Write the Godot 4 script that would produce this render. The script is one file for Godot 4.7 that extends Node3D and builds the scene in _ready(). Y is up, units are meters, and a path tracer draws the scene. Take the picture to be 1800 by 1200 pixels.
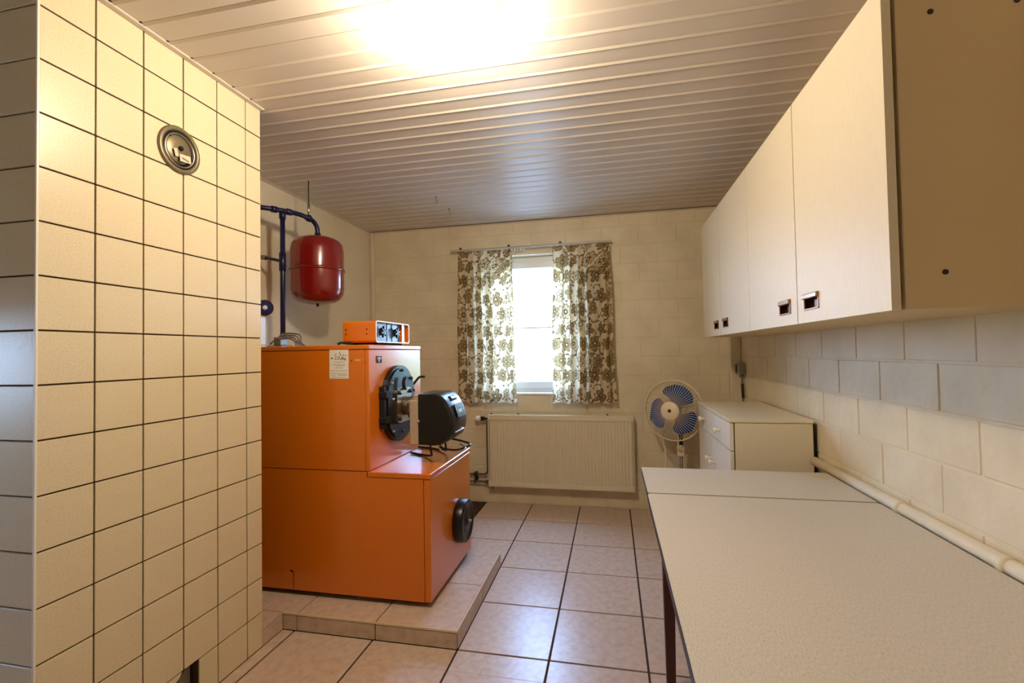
extends Node3D
# A tiled boiler room: chimney breast on the left, orange boiler, window in the back wall, wall cabinets and table on the right.
# Coordinates: x right along the back wall, y up, z towards the camera; the chimney face is x = 0, its near corner z = 0.

const H := 2.41          # ceiling height
const ZB := -2.97        # back wall
const XR := 2.52         # right wall
const XL := -0.605       # left wall of the boiler alcove
const XE := -1.5         # left wall of the near part of the room
const ZF := 2.6          # wall behind the camera
const ZC := -0.848       # far end of the chimney breast

var M := {}
var meshes := {}
var counts := {}
var rng := RandomNumberGenerator.new()

# ---------------------------------------------------------------- mesh helpers
func stool(smooth := false) -> SurfaceTool:
	var st := SurfaceTool.new()
	st.begin(Mesh.PRIMITIVE_TRIANGLES)
	st.set_smooth_group(0 if smooth else -1)
	return st

func done(st: SurfaceTool) -> ArrayMesh:
	st.generate_normals()
	return st.commit()

func tri(st: SurfaceTool, a: Vector3, b: Vector3, c: Vector3):   # counter-clockwise seen from outside
	st.add_vertex(a); st.add_vertex(c); st.add_vertex(b)

func quad(st: SurfaceTool, a: Vector3, b: Vector3, c: Vector3, d: Vector3):
	tri(st, a, b, c); tri(st, a, c, d)

func box(st: SurfaceTool, c: Vector3, s: Vector3, bev := 0.0, bs := Basis()):
	var h := s * 0.5
	var b := minf(bev, minf(h.x, minf(h.y, h.z)) * 0.9)
	if b <= 0.0:
		for ax in 3:
			for sg in [-1.0, 1.0]:
				var u := (ax + 1) % 3
				var v := (ax + 2) % 3
				var p := []
				for k in [[-1, -1], [1, -1], [1, 1], [-1, 1]]:
					var w := Vector3.ZERO
					w[ax] = sg * h[ax]; w[u] = k[0] * h[u]; w[v] = k[1] * h[v]
					p.append(c + bs * w)
				if sg > 0: quad(st, p[0], p[1], p[2], p[3])
				else: quad(st, p[3], p[2], p[1], p[0])
		return
	for ax in 3:
		var u := (ax + 1) % 3
		var v := (ax + 2) % 3
		for sg in [-1.0, 1.0]:
			var p := []
			for k in [[-1, -1], [1, -1], [1, 1], [-1, 1]]:
				var w := Vector3.ZERO
				w[ax] = sg * h[ax]; w[u] = k[0] * (h[u] - b); w[v] = k[1] * (h[v] - b)
				p.append(c + bs * w)
			if sg > 0: quad(st, p[0], p[1], p[2], p[3])
			else: quad(st, p[3], p[2], p[1], p[0])
		# edges parallel to ax
		for su in [-1.0, 1.0]:
			for sv in [-1.0, 1.0]:
				var q := []
				for e in [[-1.0, 0], [1.0, 0], [1.0, 1], [-1.0, 1]]:
					var w := Vector3.ZERO
					w[ax] = e[0] * (h[ax] - b)
					w[u] = su * (h[u] if e[1] == 0 else h[u] - b)
					w[v] = sv * (h[v] - b if e[1] == 0 else h[v])
					q.append(c + bs * w)
				if su * sv < 0: quad(st, q[0], q[1], q[2], q[3])
				else: quad(st, q[3], q[2], q[1], q[0])
	for sx in [-1.0, 1.0]:
		for sy in [-1.0, 1.0]:
			for sz in [-1.0, 1.0]:
				var a := c + bs * Vector3(sx * h.x, sy * (h.y - b), sz * (h.z - b))
				var d := c + bs * Vector3(sx * (h.x - b), sy * h.y, sz * (h.z - b))
				var e := c + bs * Vector3(sx * (h.x - b), sy * (h.y - b), sz * h.z)
				if sx * sy * sz > 0: tri(st, a, d, e)
				else: tri(st, a, e, d)

func box2(st: SurfaceTool, lo: Vector3, hi: Vector3, bev := 0.0):
	box(st, (lo + hi) * 0.5, (hi - lo).abs(), bev)

func rbox(s: Vector3, bev := 0.0) -> ArrayMesh:      # shared by size
	var key := "%.4f %.4f %.4f %.4f" % [s.x, s.y, s.z, bev]
	if not meshes.has(key):
		var st := stool()
		box(st, Vector3.ZERO, s, bev)
		meshes[key] = done(st)
	return meshes[key]

func frame_of(dir: Vector3) -> Basis:                # y along dir
	var y := dir.normalized()
	var x := y.cross(Vector3(0, 0, 1)) if absf(y.z) < 0.9 else y.cross(Vector3(1, 0, 0))
	x = x.normalized()
	return Basis(x, y, x.cross(y))

func lathe(st: SurfaceTool, prof: Array, n: int, at := Transform3D()):   # prof of Vector2(radius, height along y), from bottom to top for an outside surface
	for i in prof.size() - 1:
		for k in n:
			var a0 := TAU * k / n
			var a1 := TAU * (k + 1) / n
			var p: Vector2 = prof[i]
			var q: Vector2 = prof[i + 1]
			var A := at * Vector3(p.x * cos(a0), p.y, -p.x * sin(a0))
			var B := at * Vector3(p.x * cos(a1), p.y, -p.x * sin(a1))
			var C := at * Vector3(q.x * cos(a1), q.y, -q.x * sin(a1))
			var D := at * Vector3(q.x * cos(a0), q.y, -q.x * sin(a0))
			if p.x > 1e-6: tri(st, A, B, C)
			if q.x > 1e-6: tri(st, A, C, D)

func cyl(st: SurfaceTool, p0: Vector3, p1: Vector3, r0: float, r1 := -1.0, n := 16):
	if r1 < 0: r1 = r0
	var t := Transform3D(frame_of(p1 - p0), p0)
	lathe(st, [Vector2(0, 0), Vector2(r0, 0), Vector2(r1, (p1 - p0).length()), Vector2(0, (p1 - p0).length())], n, t)

func smooth_path(pts: Array, sub := 6) -> Array:     # Catmull-Rom through the points
	var out := []
	for i in pts.size() - 1:
		var p0: Vector3 = pts[maxi(i - 1, 0)]
		var p1: Vector3 = pts[i]
		var p2: Vector3 = pts[i + 1]
		var p3: Vector3 = pts[mini(i + 2, pts.size() - 1)]
		for k in sub: out.append(p1.cubic_interpolate(p2, p0, p3, float(k) / sub))
	out.append(pts[-1])
	return out

func tube(st: SurfaceTool, pts: Array, r: float, n := 10):
	var rings := []
	var x := frame_of(pts[1] - pts[0]).x
	for i in pts.size():
		var d: Vector3 = (pts[mini(i + 1, pts.size() - 1)] - pts[maxi(i - 1, 0)]).normalized()
		x = (x - d * x.dot(d)).normalized()
		var z := x.cross(d)
		var ring := []
		for k in n: ring.append(pts[i] + (x * cos(TAU * k / n) - z * sin(TAU * k / n)) * r)
		rings.append(ring)
	for i in pts.size() - 1:
		for k in n:
			var j := (k + 1) % n
			quad(st, rings[i][k], rings[i][j], rings[i + 1][j], rings[i + 1][k])
	for k in n:
		var j := (k + 1) % n
		tri(st, pts[0], rings[0][j], rings[0][k])
		tri(st, pts[-1], rings[-1][k], rings[-1][j])

func prism(st: SurfaceTool, poly: Array, depth: float, at := Transform3D()):  # polygon counter-clockwise in x, y; from z = 0 to z = depth
	var ps := PackedVector2Array(poly)
	var ix := Geometry2D.triangulate_polygon(ps)
	for k in range(0, ix.size(), 3):
		var a := ps[ix[k]]
		var b := ps[ix[k + 1]]
		var c := ps[ix[k + 2]]
		if (b - a).cross(c - a) < 0:
			var t := b
			b = c
			c = t
		tri(st, at * Vector3(a.x, a.y, depth), at * Vector3(b.x, b.y, depth), at * Vector3(c.x, c.y, depth))
		tri(st, at * Vector3(a.x, a.y, 0), at * Vector3(c.x, c.y, 0), at * Vector3(b.x, b.y, 0))
	for k in ps.size():
		var a := ps[k]
		var b := ps[(k + 1) % ps.size()]
		quad(st, at * Vector3(a.x, a.y, 0), at * Vector3(b.x, b.y, 0), at * Vector3(b.x, b.y, depth), at * Vector3(a.x, a.y, depth))

func ring_poly(w: float, h: float, r: float, n := 6) -> Array:   # rounded rectangle about the origin
	var out := []
	for c in [[1, 1, 0], [-1, 1, 1], [-1, -1, 2], [1, -1, 3]]:
		for k in n + 1:
			var a: float = PI / 2 * (c[2] + float(k) / n)
			out.append(Vector2(c[0] * (w / 2 - r) + r * cos(a), c[1] * (h / 2 - r) + r * sin(a)))
	return out

# ---------------------------------------------------------------- scene helpers
func numbered(called: String, parent: Node) -> String:
	var key := str(parent.get_instance_id()) + called
	var k: int = counts.get(key, 0)
	counts[key] = k + 1
	return called if k == 0 else "%s_%03d" % [called, k]

func tag(o: Node, label: String, category := "", group := "", kind := ""):
	o.set_meta("label", label)
	if category: o.set_meta("category", category)
	if group: o.set_meta("group", group)
	if kind: o.set_meta("kind", kind)

func thing(called: String, label: String, category: String, at := Vector3.ZERO, group := "", kind := "") -> Node3D:
	var o := Node3D.new()
	o.name = numbered(called, self)
	add_child(o)
	o.position = at
	tag(o, label, category, group, kind)
	return o

func part(parent: Node3D, called: String, mesh: Mesh, m: Material, at := Vector3.ZERO, label := "") -> MeshInstance3D:
	var o := MeshInstance3D.new()
	o.name = numbered(called, parent)
	o.mesh = mesh
	o.material_override = m
	o.position = at
	parent.add_child(o, true)
	if label: o.set_meta("label", label)
	return o

func struct(called: String, mesh: Mesh, m: Material, label: String, category: String) -> MeshInstance3D:
	var o := part(self, called, mesh, m)
	tag(o, label, category, "", "structure")
	return o

func boxes(list: Array, bev := 0.0) -> ArrayMesh:    # [lo, hi, lo, hi ...]
	var st := stool()
	for k in range(0, list.size(), 2): box2(st, list[k], list[k + 1], bev)
	return done(st)

# ---------------------------------------------------------------- materials
func noise_tex(size: int, freq: float, oct: int, sd: int, stops: Array, stretch := Vector2.ONE) -> ImageTexture:
	var n := FastNoiseLite.new()
	n.seed = sd
	n.noise_type = FastNoiseLite.TYPE_SIMPLEX_SMOOTH
	n.frequency = freq
	n.fractal_octaves = oct
	var src := n.get_seamless_image(int(size * stretch.x), int(size * stretch.y), false, false, 0.15, true)
	src.resize(size, size, Image.INTERPOLATE_BILINEAR)
	var gr := Gradient.new()
	gr.offsets = PackedFloat32Array(stops.map(func(s): return s[0]))
	gr.colors = PackedColorArray(stops.map(func(s): return s[1]))
	var im := Image.create(size, size, true, Image.FORMAT_RGB8)
	for y in size:
		for x in size: im.set_pixel(x, y, gr.sample(src.get_pixel(x, y).r))
	im.generate_mipmaps()
	return ImageTexture.create_from_image(im)

func mat(c: Color, rough := 0.6, metal := 0.0) -> StandardMaterial3D:
	var m := StandardMaterial3D.new()
	m.albedo_color = c
	m.roughness = rough
	m.metallic = metal
	return m

func tri_mat(tex: Texture2D, scale: float, rough: float, tint := Color.WHITE, bump: Texture2D = null, depth := 0.0) -> StandardMaterial3D:
	var m := mat(tint, rough)
	m.albedo_texture = tex
	m.uv1_triplanar = true
	m.uv1_world_triplanar = true
	m.uv1_scale = Vector3.ONE * scale
	if bump:
		m.heightmap_enabled = true
		m.heightmap_texture = bump
		m.heightmap_scale = depth
	return m

func grey_noise(size: int, freq: float, oct: int, sd: int) -> ImageTexture:
	return noise_tex(size, freq, oct, sd, [[0.0, Color.BLACK], [1.0, Color.WHITE]])

func disc(im: Image, cx: float, cy: float, r: float, c: Color, sq := 1.0, turn := 0.0):
	var w := im.get_width()
	var h := im.get_height()
	var e := int(ceil(r)) + 1
	for dy in range(-e, e + 1):
		for dx in range(-e, e + 1):
			var p := Vector2(dx, dy).rotated(-turn)
			p.y /= sq
			var cov := clampf(r - p.length() + 0.5, 0.0, 1.0)
			if cov > 0.0:
				var X := posmod(int(cx) + dx, w)
				var Y := posmod(int(cy) + dy, h)
				im.set_pixel(X, Y, im.get_pixel(X, Y).lerp(c, cov * c.a))

func stroke(im: Image, pts: Array, r: float, c: Color):
	for i in pts.size() - 1:
		var a: Vector2 = pts[i]
		var b: Vector2 = pts[i + 1]
		var n := int((b - a).length() / maxf(r * 0.7, 0.7)) + 1
		for k in n + 1: 
			var p := a.lerp(b, float(k) / n)
			disc(im, p.x, p.y, r, c)

func fabric_print() -> ImageTexture:
	var im := Image.create(448, 512, true, Image.FORMAT_RGB8)
	var ground := Color(0.88, 0.82, 0.69)
	im.fill(ground)
	var r := RandomNumberGenerator.new()
	r.seed = 41
	var dark := Color(0.43, 0.33, 0.185)
	var mid := Color(0.55, 0.455, 0.29)
	var pale := Color(0.67, 0.58, 0.42)
	var spots := []
	for gy in 6:                                   # a half-drop repeat of blossoms, each jittered
		for gx in 5:
			spots.append([Vector2((gx + 0.5 * (gy % 2)) * 90 + r.randf_range(-14, 14), gy * 85 + r.randf_range(-14, 14)), r.randf_range(28, 43), r.randi_range(0, 2)])
	for s in spots:                                # stems with curls
		var p: Vector2 = s[0]
		for q in 2:
			var a := r.randf() * TAU
			var pts := []
			for k in 14:
				pts.append(p)
				a += r.randf_range(0.05, 0.42) * (1 if q == 0 else -1)
				p += Vector2(cos(a), sin(a)) * 8.5
			stroke(im, pts, 1.8, mid)
			for k in [4, 7, 10, 12]:
				var side := (1 if k % 2 == 0 else -1)
				var l: Vector2 = pts[k] + Vector2(cos(a + k), sin(a + k)) * 7 * side
				disc(im, l.x, l.y, 8.5, mid if k != 7 else dark, 0.48, a + k)
			p = s[0]
	for s in spots:
		var p: Vector2 = s[0]
		var R: float = s[1]
		var petals: int = 5 + s[2]
		var t0 := r.randf() * TAU
		for k in petals:
			var a := t0 + TAU * k / petals
			disc(im, p.x + cos(a) * R * 0.62, p.y + sin(a) * R * 0.62, R * 0.40, dark if s[2] == 0 else mid, 0.85, a)
		for k in petals:
			var a := t0 + TAU * k / petals
			disc(im, p.x + cos(a) * R * 0.60, p.y + sin(a) * R * 0.60, R * 0.27, pale if s[2] != 2 else ground, 0.75, a)
			stroke(im, [p + Vector2(cos(a), sin(a)) * R * 0.3, p + Vector2(cos(a), sin(a)) * R * 0.8], 1.0, dark)
		disc(im, p.x, p.y, R * 0.27, dark)
		disc(im, p.x, p.y, R * 0.13, ground)
	for k in 46: disc(im, r.randf() * 448, r.randf() * 512, r.randf_range(2.5, 6.0), mid if k % 3 else dark)
	im.generate_mipmaps()
	return ImageTexture.create_from_image(im)

func note_print() -> ImageTexture:                 # the service note on the boiler: a drawing on top, then lines of small print
	var im := Image.create(208, 288, true, Image.FORMAT_RGB8)
	im.fill(Color(0.93, 0.91, 0.88))
	var ink := Color(0.15, 0.14, 0.15)
	var blue := Color(0.30, 0.42, 0.62)
	var r := RandomNumberGenerator.new()
	r.seed = 7
	disc(im, 26, 84, 8, ink); stroke(im, [Vector2(14, 86), Vector2(40, 80)], 2.0, ink)
	stroke(im, [Vector2(66, 44), Vector2(60, 62), Vector2(78, 74), Vector2(56, 92), Vector2(70, 100), Vector2(92, 88)], 2.0, ink)
	stroke(im, [Vector2(118, 22), Vector2(110, 38), Vector2(124, 48), Vector2(112, 66), Vector2(92, 104)], 2.2, ink)
	stroke(im, [Vector2(84, 56), Vector2(104, 84), Vector2(124, 100), Vector2(140, 64), Vector2(152, 46), Vector2(160, 62), Vector2(196, 58)], 1.7, ink)
	stroke(im, [Vector2(122, 102), Vector2(130, 82), Vector2(146, 76), Vector2(140, 104), Vector2(158, 78), Vector2(164, 104), Vector2(176, 84), Vector2(178, 106)], 2.6, ink)
	disc(im, 74, 40, 5, blue)
	var rows := [[122, 44, 170, 2.0], [134, 84, 120, 1.3], [150, 38, 176, 2.6], [161, 70, 150, 1.6], [181, 64, 150, 2.4], [210, 12, 196, 2.8], [236, 12, 190, 2.2], [256, 14, 72, 3.0], [253, 92, 196, 3.6], [275, 18, 190, 2.2]]
	for q in rows:
		var x: float = q[1]
		while x < q[2]:
			var w := r.randf_range(6, 20)
			var e := minf(x + w, q[2])
			while x < e:
				stroke(im, [Vector2(x, q[0] - q[3]), Vector2(x + r.randf_range(-0.5, 1.0), q[0] + q[3])], 0.8, (blue if q[0] == 256 else ink).lerp(Color(0.9, 0.9, 0.88), 0.3))
				x += r.randf_range(2.2, 3.4)
			x += 4.0
	im.generate_mipmaps()
	return ImageTexture.create_from_image(im)

func uv_card(w: float, h: float, th: float, right: Vector3, up: Vector3) -> ArrayMesh:   # thin printed card, uv on every face
	var st := stool()
	var n := right.cross(up)
	var f := [-right * w / 2 - up * h / 2, right * w / 2 - up * h / 2, right * w / 2 + up * h / 2, -right * w / 2 + up * h / 2]
	var uv := [Vector2(0, 1), Vector2(1, 1), Vector2(1, 0), Vector2(0, 0)]
	for k in [0, 2, 1, 0, 3, 2]:
		st.set_uv(uv[k]); st.add_vertex(f[k] + n * th)
	for k in 4:
		var j := (k + 1) % 4
		st.set_uv(uv[k]); quad(st, f[k], f[j], f[j] + n * th, f[k] + n * th)
	return done(st)

func make_materials():
	M.paint = tri_mat(noise_tex(256, 0.012, 4, 11, [[0.0, Color(0.83, 0.78, 0.66)], [0.5, Color(0.87, 0.82, 0.70)], [1.0, Color(0.90, 0.85, 0.74)]]), 0.9, 0.5, Color.WHITE, grey_noise(256, 0.03, 4, 5), 0.36)
	M.plaster = tri_mat(noise_tex(256, 0.01, 3, 12, [[0.0, Color(0.84, 0.79, 0.68)], [1.0, Color(0.89, 0.84, 0.73)]]), 0.7, 0.6)
	M.tile = tri_mat(noise_tex(256, 0.2, 2, 13, [[0.0, Color(0.79, 0.72, 0.57)], [0.34, Color(0.87, 0.81, 0.675)], [1.0, Color(0.895, 0.84, 0.715)]]), 3.0, 0.32)
	M.grout = mat(Color(0.33, 0.25, 0.16), 0.9)
	M.white_edge = mat(Color(0.93, 0.91, 0.86), 0.35)
	M.ceiling = []
	for k in 3: M.ceiling.append(mat(Color(0.83, 0.79, 0.74).lightened(0.02 * k), 0.42))
	M.ceiling_dark = mat(Color(0.60, 0.56, 0.50), 0.6)
	M.floor = []
	for k in 4:
		M.floor.append(tri_mat(noise_tex(256, 0.03, 5, 20 + k, [[0.0, Color(0.69, 0.60, 0.53)], [0.3, Color(0.755, 0.665, 0.595)], [0.6, Color(0.78, 0.695, 0.625)], [1.0, Color(0.81, 0.735, 0.665)]]), 2.3 + 0.25 * k, 0.31))
	M.floor_grout = mat(Color(0.22, 0.16, 0.13), 0.9)
	M.orange = mat(Color(0.84, 0.44, 0.06), 0.28)
	M.orange.clearcoat_enabled = true
	M.orange.clearcoat = 0.5
	M.orange.clearcoat_roughness = 0.12
	M.black = mat(Color(0.035, 0.036, 0.042), 0.32)
	M.black_and_shade = mat(Color(0.02, 0.02, 0.02), 0.8)  # black parts, and shade put into gaps as colour
	M.door_iron = mat(Color(0.10, 0.115, 0.15), 0.35, 0.3)
	M.steel = mat(Color(0.72, 0.70, 0.66), 0.3, 1.0)
	M.dull_steel = mat(Color(0.55, 0.54, 0.50), 0.5, 0.9)
	M.alu = mat(Color(0.74, 0.70, 0.62), 0.45, 0.4)
	M.red = mat(Color(0.48, 0.055, 0.04), 0.22)
	M.red.clearcoat_enabled = true
	M.red.clearcoat = 0.6
	M.red.clearcoat_roughness = 0.1
	M.blue_pipe = mat(Color(0.05, 0.07, 0.25), 0.35)
	M.old_pipe = mat(Color(0.36, 0.31, 0.24), 0.55)
	M.radiator = mat(Color(0.86, 0.82, 0.71), 0.35)
	M.cabinet = tri_mat(noise_tex(256, 0.06, 3, 31, [[0.0, Color(0.855, 0.805, 0.705)], [0.5, Color(0.865, 0.82, 0.72)], [1.0, Color(0.875, 0.83, 0.735)]], Vector2(1.0, 0.12)), 8.0, 0.46)
	M.cabinet_shaded = mat(Color(0.81, 0.72, 0.56), 0.5)  # cabinet colour browned to paint the shade on the sides
	M.copper = mat(Color(0.36, 0.20, 0.12), 0.3, 0.7)
	M.pull_rim = mat(Color(0.62, 0.47, 0.36), 0.28, 0.9)
	M.formica = tri_mat(noise_tex(512, 0.10, 4, 33, [[0.0, Color(0.72, 0.69, 0.635)], [0.45, Color(0.785, 0.76, 0.71)], [1.0, Color(0.85, 0.825, 0.78)]], Vector2(1.0, 0.3)), 5.0, 0.36)
	M.dark_edge = mat(Color(0.05, 0.045, 0.045), 0.5)
	M.red_wood = mat(Color(0.27, 0.045, 0.035), 0.4)
	M.chest = mat(Color(0.87, 0.83, 0.73), 0.35)
	M.chest_daylit = mat(Color(0.88, 0.85, 0.78), 0.32)  # copy of the chest colour with bluish daylight painted in
	M.porcelain = mat(Color(0.95, 0.93, 0.88), 0.12)
	M.fan_cream = mat(Color(0.90, 0.84, 0.72), 0.35)
	M.fan_blade = mat(Color(0.015, 0.27, 0.56), 0.25)
	M.navy = mat(Color(0.03, 0.035, 0.12), 0.4)
	M.pvc = mat(Color(0.90, 0.91, 0.92), 0.3)
	M.glass = mat(Color(0.92, 0.97, 1.0, 0.06), 0.02)
	M.glass.transparency = BaseMaterial3D.TRANSPARENCY_ALPHA
	M.cloth = mat(Color.WHITE, 0.9)
	M.cloth.albedo_texture = fabric_print()
	M.cloth.backlight_enabled = true
	M.cloth.backlight = Color(0.86, 0.86, 0.86)
	M.cloth.cull_mode = BaseMaterial3D.CULL_DISABLED
	M.note = mat(Color.WHITE, 0.6)
	M.note.albedo_texture = note_print()
	M.sky_blue = mat(Color(0.42, 0.55, 0.74), 0.35)
	M.grey = mat(Color(0.45, 0.44, 0.42), 0.5)
	M.dark_grey = mat(Color(0.14, 0.13, 0.13), 0.5)
	M.brass = mat(Color(0.50, 0.46, 0.36), 0.42, 0.6)
	M.paper = mat(Color(0.86, 0.76, 0.66), 0.7)
	M.concrete = tri_mat(noise_tex(128, 0.05, 4, 40, [[0.0, Color(0.30, 0.27, 0.23)], [1.0, Color(0.45, 0.41, 0.36)]]), 4.0, 0.9)
	M.earth = tri_mat(noise_tex(128, 0.05, 4, 44, [[0.0, Color(0.50, 0.48, 0.44)], [1.0, Color(0.66, 0.64, 0.60)]]), 0.5, 0.9)
	M.leaf = mat(Color(0.42, 0.52, 0.30), 0.6)
	M.pit = mat(Color(0.22, 0.14, 0.10), 0.8)

# ---------------------------------------------------------------- camera, light
func camera_and_light():
	var cam := Camera3D.new()
	cam.name = "camera"
	cam.keep_aspect = Camera3D.KEEP_HEIGHT
	cam.fov = rad_to_deg(2.0 * atan(600.0 / 825.09))
	cam.near = 0.02
	cam.far = 200.0
	var b := Basis(Vector3.UP, 0.208263) * Basis(Vector3.RIGHT, 0.0242018) * Basis(Vector3.BACK, -0.0177412)
	cam.transform = Transform3D(b, Vector3(1.54314, 1.28243, 0.98720))
	add_child(cam)
	cam.current = true

	var sm := ProceduralSkyMaterial.new()            # even, bright, hazy daylight
	sm.sky_top_color = Color(0.60, 0.76, 1.0)
	sm.sky_horizon_color = Color(0.72, 0.85, 1.0)
	sm.ground_horizon_color = Color(0.62, 0.64, 0.66)
	sm.ground_bottom_color = Color(0.45, 0.45, 0.45)
	sm.energy_multiplier = 48.0
	var sky := Sky.new()
	sky.sky_material = sm
	var e := Environment.new()
	e.background_mode = Environment.BG_SKY
	e.sky = sky
	e.tonemap_mode = Environment.TONE_MAPPER_LINEAR
	e.tonemap_exposure = 1.0
	e.sdfgi_enabled = true
	e.ssao_enabled = true
	e.ssil_enabled = true
	var we := WorldEnvironment.new()
	we.name = "environment"
	we.environment = e
	add_child(we)

func ceiling_lamp():
	var at := Vector3(1.03, H, -0.48)
	var t := thing("ceiling_lamp", "glowing round ceiling lamp, glaring white at the top of the room", "lamp", at)
	var st := stool(true)
	lathe(st, [Vector2(0, -0.03), Vector2(0.15, -0.03), Vector2(0.155, -0.022), Vector2(0.155, -0.001), Vector2(0, -0.001)], 40)
	part(t, "base", done(st), M.pvc)
	var glow := mat(Color(0.95, 0.93, 0.88), 0.4)
	glow.emission_enabled = true
	glow.emission = Color(1.0, 0.86, 0.62)
	glow.emission_energy_multiplier = 6.0
	st = stool(true)
	var prof := []
	for k in 11: prof.append(Vector2(0.19 * sin(PI / 2 * k / 10), -0.022 - 0.108 * cos(PI / 2 * k / 10)))
	prof.append(Vector2(0, -0.022))
	lathe(st, prof, 40)
	part(t, "glowing_shade", done(st), glow)
	var l := OmniLight3D.new()
	l.name = "lamp_light"
	l.position = Vector3(0, -0.085, 0)
	l.light_color = Color(1.0, 0.925, 0.82)
	l.light_energy = 1.38
	l.light_size = 0.06
	l.omni_range = 12.0
	l.omni_attenuation = 2.0
	l.shadow_enabled = true
	t.add_child(l)

# ---------------------------------------------------------------- the setting
func clip_pieces(u0: float, u1: float, v0: float, v1: float, pu: float, pv: float, ou: float, ov: float, gap: float, stagger: float, holes: Array) -> Array:
	# rectangles of a running grid (pitch pu, pv, joint gap) inside [u0,u1] x [v0,v1], cut round the holes (Rect2)
	var out := []
	var j0 := int(floor((v0 - ov) / pv))
	var j1 := int(ceil((v1 - ov) / pv))
	for j in range(j0, j1):
		var off := ou + (stagger if posmod(j, 2) == 1 else 0.0)
		var i0 := int(floor((u0 - off) / pu))
		var i1 := int(ceil((u1 - off) / pu))
		for i in range(i0, i1):
			var r := [Rect2(off + i * pu + gap / 2, ov + j * pv + gap / 2, pu - gap, pv - gap).intersection(Rect2(u0, v0, u1 - u0, v1 - v0))]
			for h in holes:
				var nr := []
				for q: Rect2 in r:
					var x := q.intersection(h)
					if x.size.x <= 0 or x.size.y <= 0:
						nr.append(q)
						continue
					for p in [Rect2(q.position.x, q.position.y, x.position.x - q.position.x, q.size.y), Rect2(x.end.x, q.position.y, q.end.x - x.end.x, q.size.y),
							Rect2(x.position.x, q.position.y, x.size.x, x.position.y - q.position.y), Rect2(x.position.x, x.end.y, x.size.x, q.end.y - x.end.y)]:
						nr.append(p)
				r = nr
			for q: Rect2 in r:
				if q.size.x > 0.008 and q.size.y > 0.008: out.append(q)
	return out

func floor_and_ceiling():
	var f := struct("floor", boxes([Vector3(XE - 0.2, -0.12, ZB - 0.2), Vector3(XR + 0.2, -0.005, ZF + 0.2)]), M.floor_grout, "floor of large square beige stone-look tiles with dark joints", "floor")
	for reg in [[XL, XR, ZB, ZC], [0.0, XR, ZC, 0.0], [XE, XR, 0.0, ZF]]:
		var holes := [Rect2(-0.7, -1.80, 0.86 + 0.7, 0.82), Rect2(-0.7, -0.99, 0.700, 0.145)] if reg[2] == ZB else []
		if reg[2] == ZB: holes.append(Rect2(-0.8, -3.0, 1.251, 0.49))
		for q: Rect2 in clip_pieces(reg[0], reg[1], reg[2], reg[3], 0.4, 0.4, 0.4605, -2.583, 0.009, 0.0, holes):
			var c := q.get_center()
			part(f, "tile", rbox(Vector3(snappedf(q.size.x, 0.001), 0.008, snappedf(q.size.y, 0.001)), 0.0012), M.floor[rng.randi() % 4], Vector3(c.x, -0.004, c.y))
	# a strip without tiles behind the boiler, against the back wall
	part(f, "bare_screed", boxes([Vector3(XL, -0.006, ZB), Vector3(0.448, -0.003, -2.512)]), M.pit, Vector3.ZERO, "dark brown bare strip behind the boiler")

	var c := struct("ceiling", boxes([Vector3(XE - 0.2, H + 0.012, ZB - 0.2), Vector3(XR + 0.2, H + 0.15, ZF + 0.2)]), M.ceiling_dark, "ceiling of glossy cream tongue-and-groove planks running across the room", "ceiling")
	var pitch := 0.0982
	var z := -0.176 - pitch * 28
	while z < ZF:
		var zc := z + pitch / 2
		var x0 := XL if zc < ZC else (0.012 if zc < 0 else XE)
		var z0 := maxf(z, ZB)
		var z1 := minf(z + pitch, ZF)
		var w := snappedf(z1 - z0, 0.0002)
		if w > 0.01:
			var L := XR - x0
			var key := "plank %.3f %.4f" % [L, w]
			if not meshes.has(key):
				var st := stool()
				# profile in (z, y): broad face with a low slanted bead along the near edge
				var hw := w / 2
				prism(st, [Vector2(-hw, 0.016), Vector2(-hw, 0.0035), Vector2(-hw + 0.002, 0.0), Vector2(hw - 0.014, 0.0), Vector2(hw - 0.0115, -0.0038), Vector2(hw - 0.001, 0.0), Vector2(hw, 0.0035), Vector2(hw, 0.016)], L, Transform3D(Basis(Vector3(0, 0, 1), Vector3(0, 1, 0), Vector3(-1, 0, 0)), Vector3(L / 2, 0, 0)))
				meshes[key] = done(st)
			part(c, "plank", meshes[key], M.ceiling[rng.randi() % 3], Vector3(x0 + L / 2, H, (z0 + z1) / 2))
		z += pitch
	var edge: Material = M.ceiling[1]
	struct("trim_1", boxes([Vector3(0.0, H - 0.006, ZC), Vector3(0.024, H + 0.004, 0.0)], 0.002), edge, "narrow cream edge moulding between the tiled chimney and the ceiling", "moulding")
	struct("trim_2", boxes([Vector3(XL, H - 0.006, ZB), Vector3(XL + 0.02, H + 0.004, ZC)], 0.002), edge, "narrow ceiling moulding along the wall behind the red tank", "moulding")
	struct("trim_3", boxes([Vector3(XL + 0.02, H - 0.006, ZB), Vector3(XR, H + 0.004, ZB + 0.018)], 0.002), edge, "narrow ceiling moulding along the wall above the curtains", "moulding")
	for k in 7:                                      # nail heads at the plank ends by the chimney
		var st := stool(true)
		cyl(st, Vector3(0, 0, 0), Vector3(0, 0.004, 0), 0.0045, 0.0045, 8)
		part(c, "nail", done(st), M.dark_grey, Vector3(0.027, H - 0.002, -0.176 - pitch * k + 0.004))

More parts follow.
